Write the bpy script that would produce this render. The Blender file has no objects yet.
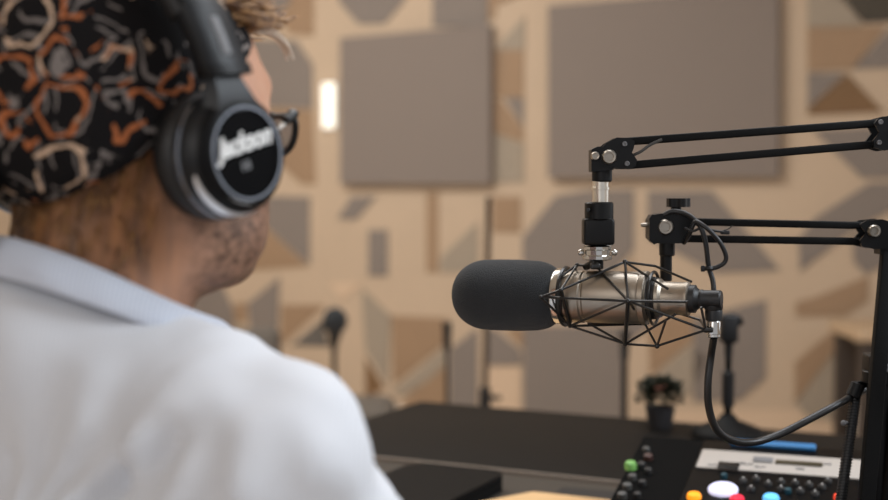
import bpy, bmesh, math, random
import numpy as np
from mathutils import Vector, Matrix

random.seed(7)
C = bpy.context.scene.collection
PI = math.pi

# ---------------------------------------------------------------- camera
CAMZ = 1.17
PITCH = math.radians(2.64)
FPX = 1300.0
cam_d = bpy.data.cameras.new('camera'); cam = bpy.data.objects.new('camera', cam_d); C.objects.link(cam)
cam.location = (0, 0, CAMZ); cam.rotation_euler = (PI/2-PITCH, 0, 0)
cam_d.sensor_width = 36; cam_d.lens = FPX*36/888
cam_d.clip_start = 0.05; cam_d.clip_end = 60
cam_d.dof.use_dof = True; cam_d.dof.focus_distance = 1.215; cam_d.dof.aperture_fstop = 3.5
bpy.context.scene.camera = cam
FW = Vector((0, math.cos(PITCH), -math.sin(PITCH))); UP = Vector((0, math.sin(PITCH), math.cos(PITCH)))
CAMP = Vector((0, 0, CAMZ))
def ray(px, py): return FW + Vector((1, 0, 0))*((px-444)/FPX) + UP*((250-py)/FPX)
def P(px, py, Y):
    """world point seen in the photograph at px,py at distance Y along the room"""
    r = ray(px, py); return CAMP + r*(Y/r.y)
def hit(px, py, p0, n):
    r = ray(px, py); return CAMP + r*((Vector(p0)-CAMP).dot(n)/r.dot(n))

# ---------------------------------------------------------------- materials
def lin(c): return tuple((x/255/12.92 if x/255 <= .04045 else ((x/255+.055)/1.055)**2.4) for x in c)
MATS = {}
def mat(name, rgb, rough=.5, metal=0, bump=0, scale=40, spec=.5, var=0, emit=0, sheen=0, coat=0, detail=3, trans=0):
    m = bpy.data.materials.new(name); m.use_nodes = True; nt = m.node_tree; N = nt.nodes; L = nt.links
    b = N['Principled BSDF']; col = lin(rgb)
    b.inputs['Base Color'].default_value = (*col, 1); b.inputs['Roughness'].default_value = rough
    b.inputs['Metallic'].default_value = metal; b.inputs['Specular IOR Level'].default_value = spec
    if coat: b.inputs['Coat Weight'].default_value = coat
    if sheen: b.inputs['Sheen Weight'].default_value = sheen
    if trans: b.inputs['Transmission Weight'].default_value = trans
    if emit:
        b.inputs['Emission Color'].default_value = (*col, 1); b.inputs['Emission Strength'].default_value = emit
    if bump or var:
        tc = N.new('ShaderNodeTexCoord'); nz = N.new('ShaderNodeTexNoise')
        nz.inputs['Scale'].default_value = scale; nz.inputs['Detail'].default_value = detail
        L.new(tc.outputs['Object'], nz.inputs['Vector'])
        if bump:
            bp = N.new('ShaderNodeBump'); bp.inputs['Strength'].default_value = bump; bp.inputs['Distance'].default_value = .002
            L.new(nz.outputs['Fac'], bp.inputs['Height']); L.new(bp.outputs['Normal'], b.inputs['Normal'])
        if var:
            mx = N.new('ShaderNodeMix'); mx.data_type = 'RGBA'
            mx.inputs['A'].default_value = (*[x*(1-var) for x in col], 1); mx.inputs['B'].default_value = (*[min(1, x*(1+var)) for x in col], 1)
            L.new(nz.outputs['Fac'], mx.inputs['Factor']); L.new(mx.outputs['Result'], b.inputs['Base Color'])
    MATS[name] = m; return m

M_beige = mat('beige_board', (198, 176, 151), .7, var=.06, scale=3)
M_tan = mat('tan_board', (160, 132, 104), .7, var=.08, scale=4)
M_brown = mat('brown_board', (126, 96, 64), .7, var=.08, scale=4)
M_grey = mat('taupe_board', (134, 124, 116), .75, var=.05, scale=4)
M_light = mat('light_taupe_board', (162, 149, 132), .75, var=.05, scale=4)
M_dark = mat('charcoal_board', (74, 68, 58), .75, var=.05, scale=4)
M_pale = mat('pale_board', (214, 188, 160), .7, var=.05, scale=4)
M_felt = mat('taupe_acoustic_felt', (136, 125, 117), .95, bump=.3, scale=300, var=.03)
M_floor = mat('pale_floor', (196, 178, 158), .55, var=.06, scale=6)
M_plaster = mat('white_plaster', (215, 205, 192), .8, bump=.1, scale=60)
M_black = mat('black_metal', (7, 7, 8), .42, spec=.28)
M_blackmatte = mat('black_powdercoat', (5, 5, 5), .6, spec=.18, bump=.15, scale=600)
M_rubber = mat('black_rubber', (17, 17, 19), .45)
M_rod = mat('black_wire', (22, 21, 20), .3, spec=.6)
M_foam = mat('charcoal_foam', (52, 54, 56), .95, bump=.9, scale=900, var=.12, spec=.15, sheen=.15)
M_nickel = mat('champagne_nickel', (160, 150, 137), .4, 1, bump=.03, scale=500)
M_chrome = mat('chrome', (205, 203, 198), .16, 1)
M_brass = mat('pale_brass', (226, 219, 206), .3, 1)
M_gloss = mat('glossy_black', (12, 13, 15), .18, coat=.5)
M_satin = mat('satin_black', (15, 17, 20), .42, spec=.35)
M_pad = mat('black_leatherette', (18, 17, 17), .5, bump=.3, scale=120)
M_ring = mat('grey_chrome_ring', (125, 128, 134), .22, 1)
M_white = mat('white_print', (232, 232, 230), .5)
M_greyprint = mat('grey_print', (110, 110, 112), .6)
M_desk = mat('black_desk_laminate', (20, 18, 16), .6, spec=.12, bump=.08, scale=200, var=.08)
M_deskg = mat('grey_brown_laminate', (62, 57, 51), .6, spec=.3, bump=.08, scale=200, var=.06)
M_edge = mat('desk_edge_band', (134, 122, 110), .4)
M_board = mat('pale_wood', (214, 176, 128), .5, var=.1, scale=14)
M_screen = mat('black_glass', (5, 5, 6), .4, spec=.08)
M_strip = mat('pale_grey_panel', (172, 165, 158), .5)
M_blue = mat('blue_plastic', (46, 112, 165), .4)
M_leaf = mat('dark_leaf', (38, 40, 24), .6, var=.35, scale=30)
M_flower = mat('rust_flower', (82, 38, 20), .8)
M_pot = mat('dark_grey_pot', (62, 60, 62), .6)
M_fabricg = mat('grey_upholstery', (105, 98, 90), .9, bump=.3, scale=200)
M_trouser = mat('dark_denim', (38, 42, 54), .85, bump=.3, scale=400)
M_shoe = mat('black_shoe_leather', (22, 20, 19), .5)
M_woodshelf = mat('beige_shelf_board', (205, 178, 146), .5)

def skin_mat():
    m = bpy.data.materials.new('skin'); m.use_nodes = True; nt = m.node_tree; N = nt.nodes; L = nt.links
    b = N['Principled BSDF']; b.inputs['Roughness'].default_value = .52
    b.inputs['Subsurface Weight'].default_value = .12; b.inputs['Subsurface Radius'].default_value = (.012, .005, .003); b.inputs['Subsurface Scale'].default_value = .5
    at = N.new('ShaderNodeAttribute'); at.attribute_name = 'stubble'
    ah = N.new('ShaderNodeAttribute'); ah.attribute_name = 'hairline'
    tc = N.new('ShaderNodeTexCoord')
    nz = N.new('ShaderNodeTexNoise'); nz.inputs['Scale'].default_value = 130; nz.inputs['Detail'].default_value = 6; nz.inputs['Roughness'].default_value = .75
    L.new(tc.outputs['Object'], nz.inputs['Vector'])
    cr = N.new('ShaderNodeValToRGB'); cr.color_ramp.elements[0].position = .36; cr.color_ramp.elements[1].position = .66
    L.new(nz.outputs['Fac'], cr.inputs['Fac'])
    mul = N.new('ShaderNodeMath'); mul.operation = 'MULTIPLY'; 
    add = N.new('ShaderNodeMath'); add.operation = 'MULTIPLY_ADD'; add.inputs[1].default_value = .62; add.inputs[2].default_value = .42
    L.new(cr.outputs['Color'], add.inputs[0]); L.new(add.outputs[0], mul.inputs[0]); L.new(at.outputs['Fac'], mul.inputs[1])
    n2 = N.new('ShaderNodeTexNoise'); n2.inputs['Scale'].default_value = 22; L.new(tc.outputs['Object'], n2.inputs['Vector'])
    sk = N.new('ShaderNodeMix'); sk.data_type = 'RGBA'; sk.inputs['A'].default_value = (*lin((186, 136, 108)), 1); sk.inputs['B'].default_value = (*lin((205, 160, 134)), 1)
    L.new(n2.outputs['Fac'], sk.inputs['Factor'])
    mx = N.new('ShaderNodeMix'); mx.data_type = 'RGBA'; mx.inputs['B'].default_value = (*lin((78, 56, 42)), 1)
    L.new(sk.outputs['Result'], mx.inputs['A']); L.new(mul.outputs[0], mx.inputs['Factor'])
    # short ginger hair on the nape
    mp = N.new('ShaderNodeMapping'); mp.inputs['Scale'].default_value = (60, 60, 9); mp.inputs['Rotation'].default_value = (0, .5, 0)
    n3 = N.new('ShaderNodeTexNoise'); n3.inputs['Scale'].default_value = 1.6; n3.inputs['Detail'].default_value = 5
    L.new(tc.outputs['Object'], mp.inputs['Vector']); L.new(mp.outputs['Vector'], n3.inputs['Vector'])
    hc = N.new('ShaderNodeValToRGB'); hc.color_ramp.elements[0].position = .33; hc.color_ramp.elements[1].position = .68
    hc.color_ramp.elements[0].color = (*lin((72, 44, 24)), 1); hc.color_ramp.elements[1].color = (*lin((168, 112, 64)), 1)
    L.new(n3.outputs['Fac'], hc.inputs['Fac'])
    m3 = N.new('ShaderNodeMix'); m3.data_type = 'RGBA'
    L.new(ah.outputs['Fac'], m3.inputs['Factor']); L.new(mx.outputs['Result'], m3.inputs['A']); L.new(hc.outputs['Color'], m3.inputs['B'])
    L.new(m3.outputs['Result'], b.inputs['Base Color'])
    bp = N.new('ShaderNodeBump'); bp.inputs['Strength'].default_value = .25; bp.inputs['Distance'].default_value = .001
    L.new(nz.outputs['Fac'], bp.inputs['Height']); L.new(bp.outputs['Normal'], b.inputs['Normal'])
    return m
M_skin = skin_mat()

def cap_mat():
    m = bpy.data.materials.new('patterned_black_cloth'); m.use_nodes = True; nt = m.node_tree; N = nt.nodes; L = nt.links
    b = N['Principled BSDF']; b.inputs['Roughness'].default_value = .85; b.inputs['Specular IOR Level'].default_value = .2
    tc = N.new('ShaderNodeTexCoord')
    wn = N.new('ShaderNodeTexNoise'); wn.inputs['Scale'].default_value = 48; wn.inputs['Detail'].default_value = 2
    L.new(tc.outputs['Object'], wn.inputs['Vector'])
    va = N.new('ShaderNodeVectorMath'); va.operation = 'MULTIPLY_ADD'; va.inputs[1].default_value = (.016,)*3
    L.new(wn.outputs['Color'], va.inputs[0]); L.new(tc.outputs['Object'], va.inputs[2])
    def MA(op, a_, b_=None):
        n = N.new('ShaderNodeMath'); n.operation = op
        for i, v in enumerate((a_, b_)):
            if v is None: continue
            if isinstance(v, (int, float)): n.inputs[i].default_value = v
            else: L.new(v, n.inputs[i])
        return n.outputs[0]
    def loops(scale, at_, w, seed, lo, hi):
        of = N.new('ShaderNodeVectorMath'); of.operation = 'ADD'; of.inputs[1].default_value = (seed, seed*.7, seed*1.3); L.new(va.outputs[0], of.inputs[0])
        v = N.new('ShaderNodeTexVoronoi'); v.feature = 'DISTANCE_TO_EDGE'; v.inputs['Scale'].default_value = scale; L.new(of.outputs[0], v.inputs['Vector'])
        c = N.new('ShaderNodeTexVoronoi'); c.feature = 'F1'; c.inputs['Scale'].default_value = scale; L.new(of.outputs[0], c.inputs['Vector'])
        sp = N.new('ShaderNodeSeparateColor'); L.new(c.outputs['Color'], sp.inputs['Color'])
        d = MA('ABSOLUTE', MA('SUBTRACT', v.outputs['Distance'], at_))
        mr = N.new('ShaderNodeMapRange'); mr.inputs['From Min'].default_value = w; mr.inputs['From Max'].default_value = w*.6; L.new(d, mr.inputs['Value'])
        nz = N.new('ShaderNodeTexNoise'); nz.inputs['Scale'].default_value = 60; nz.inputs['Detail'].default_value = 1; L.new(of.outputs[0], nz.inputs['Vector'])
        gate = MA('GREATER_THAN', nz.outputs['Fac'], .45)
        sel = MA('MULTIPLY', MA('GREATER_THAN', sp.outputs[0], lo), MA('LESS_THAN', sp.outputs[0], hi))
        return MA('MULTIPLY', MA('MULTIPLY', mr.outputs[0], gate), sel), sp.outputs[1]
    a, ca = loops(34, .125, .052, 0.0, .25, 1.1); g, cg = loops(36, .12, .040, 3.1, .25, 1.1)
    cn = N.new('ShaderNodeTexNoise'); cn.inputs['Scale'].default_value = 45; L.new(tc.outputs['Object'], cn.inputs['Vector'])
    fac = MA('ADD', MA('MULTIPLY', ca, .45), MA('MULTIPLY', cn.outputs['Fac'], .55))
    cr = N.new('ShaderNodeValToRGB'); e = cr.color_ramp.elements
    e[0].position = .43; e[0].color = (*lin((170, 100, 60)), 1); e[1].position = .485; e[1].color = (*lin((204, 174, 148)), 1)
    L.new(fac, cr.inputs['Fac'])
    m1 = N.new('ShaderNodeMix'); m1.data_type = 'RGBA'; m1.inputs['A'].default_value = (*lin((15, 13, 14)), 1); m1.inputs['B'].default_value = (*lin((122, 114, 110)), 1)
    L.new(g, m1.inputs['Factor'])
    m2 = N.new('ShaderNodeMix'); m2.data_type = 'RGBA'; L.new(m1.outputs['Result'], m2.inputs['A']); L.new(cr.outputs['Color'], m2.inputs['B']); L.new(a, m2.inputs['Factor'])
    L.new(m2.outputs['Result'], b.inputs['Base Color'])
    return m
M_cap = cap_mat()

def shirt_mat(name, c0, c1):
    m = mat(name, c0, .8, spec=.2, sheen=.2); nt = m.node_tree; N = nt.nodes; L = nt.links; b = N['Principled BSDF']
    tc = N.new('ShaderNodeTexCoord'); w = N.new('ShaderNodeTexWave'); w.inputs['Scale'].default_value = 120; w.inputs['Distortion'].default_value = 1
    L.new(tc.outputs['Object'], w.inputs['Vector'])
    n = N.new('ShaderNodeTexNoise'); n.inputs['Scale'].default_value = 600; L.new(tc.outputs['Object'], n.inputs['Vector'])
    mx = N.new('ShaderNodeMix'); mx.data_type = 'RGBA'; mx.inputs['A'].default_value = (*lin(c0), 1); mx.inputs['B'].default_value = (*lin(c1), 1)
    L.new(w.outputs['Fac'], mx.inputs['Factor']); L.new(mx.outputs['Result'], b.inputs['Base Color'])
    bp = N.new('ShaderNodeBump'); bp.inputs['Strength'].default_value = .15; bp.inputs['Distance'].default_value = .001
    L.new(n.outputs['Fac'], bp.inputs['Height']); L.new(bp.outputs['Normal'], b.inputs['Normal'])
    return m
M_shirt = shirt_mat('pale_grey_blue_cotton', (204, 206, 211), (214, 217, 223))
M_collar = shirt_mat('pale_blue_striped_cotton', (184, 191, 206), (203, 208, 218))
def hair_mat():
    m = mat('ginger_brown_hair', (150, 105, 58), .5); nt = m.node_tree; N = nt.nodes; L = nt.links
    tc = N.new('ShaderNodeTexCoord'); n = N.new('ShaderNodeTexNoise'); n.inputs['Scale'].default_value = 120; L.new(tc.outputs['Object'], n.inputs['Vector'])
    cr = N.new('ShaderNodeValToRGB'); cr.color_ramp.elements[0].position = .35; cr.color_ramp.elements[0].color = (*lin((88, 54, 26)), 1)
    cr.color_ramp.elements[1].position = .7; cr.color_ramp.elements[1].color = (*lin((184, 138, 84)), 1)
    L.new(n.outputs['Fac'], cr.inputs['Fac']); L.new(cr.outputs['Color'], N['Principled BSDF'].inputs['Base Color'])
    return m
M_hair = hair_mat()

# ---------------------------------------------------------------- object helpers
def tag(o, label=None, cat=None, group=None, kind=None):
    if label: o['label'] = label
    if cat: o['category'] = cat
    if group: o['group'] = group
    if kind: o['kind'] = kind
    return o
def empty(name, loc, label, cat, group=None):
    o = bpy.data.objects.new(name, None); C.objects.link(o); o.location = loc; o.empty_display_size = .05
    return tag(o, label, cat, group)
def origin(o):
    v = Vector((0, 0, 0))
    while o is not None: v = v + o.location; o = o.parent
    return v

def frame_from(z, x=None):
    z = Vector(z).normalized()
    if x is None: x = Vector((1, 0, 0)) if abs(z.x) < .9 else Vector((0, 1, 0))
    x = (Vector(x) - z*Vector(x).dot(z)).normalized(); y = z.cross(x)
    return Matrix((x, y, z)).transposed()

class MB:
    def __init__(s): s.v = []; s.f = []; s.m = []; s.cur = 0
    def add(s, vs, fs):
        b = len(s.v); s.v += [Vector(v) for v in vs]; s.f += [tuple(b+i for i in f) for f in fs]; s.m += [s.cur]*len(fs); return s
    def box(s, c, size, R=None, bev=0):
        R = R or Matrix.Identity(3); c = Vector(c); hx, hy, hz = [k/2 for k in size]
        if bev <= 0:
            vs = [c+R@Vector((x*hx, y*hy, z*hz)) for x in (-1, 1) for y in (-1, 1) for z in (-1, 1)]
            return s.add(vs, [(0, 1, 3, 2), (4, 6, 7, 5), (0, 4, 5, 1), (2, 3, 7, 6), (0, 2, 6, 4), (1, 5, 7, 3)])
        bm = bmesh.new(); bmesh.ops.create_cube(bm, size=1); bmesh.ops.scale(bm, vec=size, verts=bm.verts)
        bmesh.ops.bevel(bm, geom=bm.edges[:], offset=bev, segments=3, profile=.5, affect='EDGES')
        bm.verts.index_update(); vs = [c+R@v.co for v in bm.verts]; fs = [tuple(v.index for v in f.verts) for f in bm.faces]; bm.free()
        return s.add(vs, fs)
    def prism(s, pts, z0, z1, R=None, o=(0, 0, 0)):
        """pts 2-D polygon in local xy, extruded z0..z1"""
        R = R or Matrix.Identity(3); o = Vector(o); n = len(pts)
        vs = [o+R@Vector((p[0], p[1], z0)) for p in pts]+[o+R@Vector((p[0], p[1], z1)) for p in pts]
        a = sum(pts[i][0]*pts[(i+1) % n][1]-pts[(i+1) % n][0]*pts[i][1] for i in range(n))
        up = list(range(n, 2*n)); dn = list(range(n))[::-1]; sd = [(i, (i+1) % n, n+(i+1) % n, n+i) for i in range(n)]
        if a < 0: up = up[::-1]; dn = dn[::-1]; sd = [f[::-1] for f in sd]
        return s.add(vs, [tuple(up), tuple(dn)]+sd)
    def lathe(s, prof, o, axis=(0, 0, 1), seg=32, sx=1, sy=1, xdir=None, caps=True):
        R = frame_from(axis, xdir); o = Vector(o); vs = []; n = len(prof)
        for r, z in prof:
            for k in range(seg):
                a = 2*PI*k/seg; vs.append(o+R@Vector((r*sx*math.cos(a), r*sy*math.sin(a), z)))
        fs = [(i*seg+k, i*seg+(k+1) % seg, (i+1)*seg+(k+1) % seg, (i+1)*seg+k) for i in range(n-1) for k in range(seg)]
        if caps and prof[0][0] > 1e-6: fs.append(tuple(range(seg))[::-1])
        if caps and prof[-1][0] > 1e-6: fs.append(tuple((n-1)*seg+k for k in range(seg)))
        return s.add(vs, fs)
    def cyl(s, p0, p1, r, r1=None, seg=20, bev=None):
        p0 = Vector(p0); p1 = Vector(p1); L = (p1-p0).length; r1 = r if r1 is None else r1
        b = min(r, r1, L/2)*.15 if bev is None else bev
        return s.lathe([(r-b, 0), (r, b), (r1, L-b), (r1-b, L)], p0, p1-p0, seg)
    def tube(s, pts, r, seg=8, closed=False):
        pts = [Vector(p) for p in pts]; n = len(pts); vs = []; prev = None
        for i, p in enumerate(pts):
            a = pts[(i-1) % n] if (closed or i > 0) else p; b = pts[(i+1) % n] if (closed or i < n-1) else p
            t = (b-a).normalized()
            if prev is None: x = frame_from(t).col[0]
            else: x = (prev - t*prev.dot(t)).normalized()
            prev = x; y = t.cross(x); rr = r[i] if isinstance(r, (list, tuple)) else r
            for k in range(seg):
                q = 2*PI*k/seg; vs.append(p+x*math.cos(q)*rr+y*math.sin(q)*rr)
        m = n if closed else n-1
        fs = [(i*seg+k, i*seg+(k+1) % seg, ((i+1) % n)*seg+(k+1) % seg, ((i+1) % n)*seg+k) for i in range(m) for k in range(seg)]
        if not closed: fs += [tuple(range(seg))[::-1], tuple((n-1)*seg+k for k in range(seg))]
        return s.add(vs, fs)
    def ball(s, c, r, seg=16, rings=10, scale=(1, 1, 1), R=None):
        R = R or Matrix.Identity(3); c = Vector(c); vs = [c+R@Vector((0, 0, -r*scale[2]))]
        for i in range(1, rings):
            th = PI*i/rings
            for k in range(seg):
                a = 2*PI*k/seg; vs.append(c+R@Vector((r*math.sin(th)*math.cos(a)*scale[0], r*math.sin(th)*math.sin(a)*scale[1], -r*math.cos(th)*scale[2])))
        vs.append(c+R@Vector((0, 0, r*scale[2]))); e = len(vs)-1
        fs = [(0, 1+(k+1) % seg, 1+k) for k in range(seg)]
        fs += [(1+i*seg+k, 1+i*seg+(k+1) % seg, 1+(i+1)*seg+(k+1) % seg, 1+(i+1)*seg+k) for i in range(rings-2) for k in range(seg)]
        fs += [(1+(rings-2)*seg+k, 1+(rings-2)*seg+(k+1) % seg, e) for k in range(seg)]
        return s.add(vs, fs)
    def beam(s, p0, p1, w, h, up=(0, 1, 0), bev=.0008):
        """square bar from p0 to p1; h across 'up' plane normal, w other"""
        p0 = Vector(p0); p1 = Vector(p1); R = frame_from(p1-p0, up)
        return s.box((p0+p1)/2, (w, h, (p1-p0).length), R, bev)
    def build(s, name, material, parent=None, smooth=True, ang=40):
        me = bpy.data.meshes.new(name); o0 = origin(parent)
        me.from_pydata([tuple(v-o0) for v in s.v], [], s.f)
        for m in (material if isinstance(material, (list, tuple)) else [material]): me.materials.append(m)
        me.polygons.foreach_set('material_index', s.m)
        if smooth:
            me.polygons.foreach_set('use_smooth', [True]*len(me.polygons))
            me.set_sharp_from_angle(angle=math.radians(ang))
        me.update(); o = bpy.data.objects.new(name, me); C.objects.link(o); o.parent = parent
        return o

def spline(pts, n=8, closed=False):
    pts = [Vector(p) for p in pts]; out = []; N = len(pts)
    for i in range(N if closed else N-1):
        g = (lambda j: pts[j % N]) if closed else (lambda j: pts[max(0, min(N-1, j))])
        a, b, c, d = g(i-1), g(i), g(i+1), g(i+2)
        for k in range(n):
            t = k/n; out.append(.5*((2*b)+(c-a)*t+(2*a-5*b+4*c-d)*t*t+(3*b-a-3*c+d)*t**3))
    if not closed: out.append(pts[-1])
    return out

def text_mesh(name, body, size, o, R, material, parent, shear=0, bold=0, ext=.0003, sx=1, align='CENTER'):
    cu = bpy.data.curves.new(name, 'FONT'); cu.body = body; cu.size = size; cu.shear = shear; cu.offset = bold; cu.extrude = ext
    cu.align_x = align; cu.align_y = 'CENTER'
    t = bpy.data.objects.new(name, cu); C.objects.link(t); bpy.context.view_layer.update()
    me = bpy.data.meshes.new_from_object(t.evaluated_get(bpy.context.evaluated_depsgraph_get()))
    bpy.data.objects.remove(t); me.transform(Matrix.Diagonal((sx, 1, 1, 1)))
    M4 = R.to_4x4(); M4.translation = Vector(o)-origin(parent); me.transform(M4)
    me.materials.clear(); me.materials.append(material)
    ob = bpy.data.objects.new(name, me); C.objects.link(ob); ob.parent = parent; return ob

# ---------------------------------------------------------------- signed-distance modelling
def ell(p, c, r):
    q = [(p[i]-c[i]) for i in range(3)]
    k0 = np.sqrt(sum((q[i]/r[i])**2 for i in range(3))); k1 = np.sqrt(sum((q[i]/r[i]**2)**2 for i in range(3)))+1e-9
    return k0*(k0-1)/k1
def cap(p, a, b, ra, rb=None):
    rb = ra if rb is None else rb; a = np.array(a, float); b = np.array(b, float); ba = b-a
    q = [p[i]-a[i] for i in range(3)]; h = np.clip(sum(q[i]*ba[i] for i in range(3))/ba.dot(ba), 0, 1)
    return np.sqrt(sum((q[i]-ba[i]*h)**2 for i in range(3)))-(ra+(rb-ra)*h)
def su(a, b, k):
    h = np.clip(.5+.5*(b-a)/k, 0, 1); return b+(a-b)*h-k*h*(1-h)
def ss(a, b, k):  # a minus b
    return -su(-a, b, k)
def ramp(e0, e1, v): t = np.clip((v-e0)/(e1-e0), 0, 1); return t*t*(3-2*t)
def wob(p, f, s=0.0):
    x, y, z = p
    return (np.sin(f*x+1.3*np.sin(f*.7*y+s)+s)+np.sin(f*1.1*y+1.7*np.sin(f*.6*z+2*s))+np.sin(f*.9*z+1.5*np.sin(f*.8*x+3*s)))/3
def surface(f, lo, hi, h):
    lo = np.array(lo, float); n = np.ceil((np.array(hi)-lo)/h).astype(int)+1
    g = [lo[i]+h*np.arange(n[i]) for i in range(3)]
    p = np.meshgrid(*g, indexing='ij', sparse=True); F = np.asarray(f(p)); F = np.broadcast_to(F, tuple(n)).copy()
    F[F == 0] = 1e-9
    S = F < 0; nc = tuple(n-1); acc = np.zeros(nc+(3,)); cnt = np.zeros(nc)
    def sl(a, o): return a[o[0]:o[0]+nc[0], o[1]:o[1]+nc[1], o[2]:o[2]+nc[2]]
    for ax in range(3):
        for u in (0, 1):
            for w in (0, 1):
                o = [0, 0, 0]; oth = [i for i in range(3) if i != ax]; o[oth[0]] = u; o[oth[1]] = w; e = list(o); e[ax] = 1
                a = sl(F, o); b = sl(F, e); m = (a < 0) != (b < 0); t = np.where(m, a/np.where(m, a-b, 1), 0)
                for i in range(3): acc[..., i] += np.where(m, (t if i == ax else o[i]), 0)
                cnt += m
    act = cnt > 0; idx = -np.ones(nc, int); ijk = np.argwhere(act); idx[act] = np.arange(len(ijk))
    V = lo+h*(ijk+acc[act]/cnt[act][:, None]); Q = []
    for ax in range(3):
        b_, c_ = (ax+1) % 3, (ax+2) % 3
        A = [slice(None)]*3; A[ax] = slice(0, nc[ax]); B = [slice(None)]*3; B[ax] = slice(1, None)
        m = S[tuple(A)] != S[tuple(B)]; e = np.argwhere(m)
        ok = (e[:, b_] > 0) & (e[:, b_] < nc[b_]) & (e[:, c_] > 0) & (e[:, c_] < nc[c_]); e = e[ok]
        ins = S[tuple(A)][tuple(e.T)]
        def cell(db, dc):
            q = e.copy(); q[:, b_] += db; q[:, c_] += dc; return idx[tuple(q.T)]
        q = np.stack([cell(-1, -1), cell(0, -1), cell(0, 0), cell(-1, 0)], 1); q[~ins] = q[~ins][:, ::-1]; Q.append(q)
    return V, np.concatenate(Q)
def sdf_obj(name, parts, material, parent, attrs=None, smooth_iter=1):
    """parts: list of (V,Q) already in world coordinates"""
    vs = []; qs = []; b = 0
    for V, Q in parts: vs.append(V); qs.append(Q+b); b += len(V)
    V = np.concatenate(vs); Q = np.concatenate(qs); o0 = origin(parent)
    me = bpy.data.meshes.new(name); W = V-np.array(o0)
    me.from_pydata(W.tolist(), [], Q.tolist()); me.materials.append(material)
    me.polygons.foreach_set('use_smooth', [True]*len(me.polygons))
    bm = bmesh.new(); bm.from_mesh(me)
    for _ in range(smooth_iter): bmesh.ops.smooth_vert(bm, verts=bm.verts, factor=.5, use_axis_x=True, use_axis_y=True, use_axis_z=True)
    bm.to_mesh(me); bm.free()
    if attrs:
        for k, arr in attrs.items():
            a = me.attributes.new(k, 'FLOAT', 'POINT'); a.data.foreach_set('value', np.asarray(arr, dtype=np.float32))
    me.update(); o = bpy.data.objects.new(name, me); C.objects.link(o); o.parent = parent; return o

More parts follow.
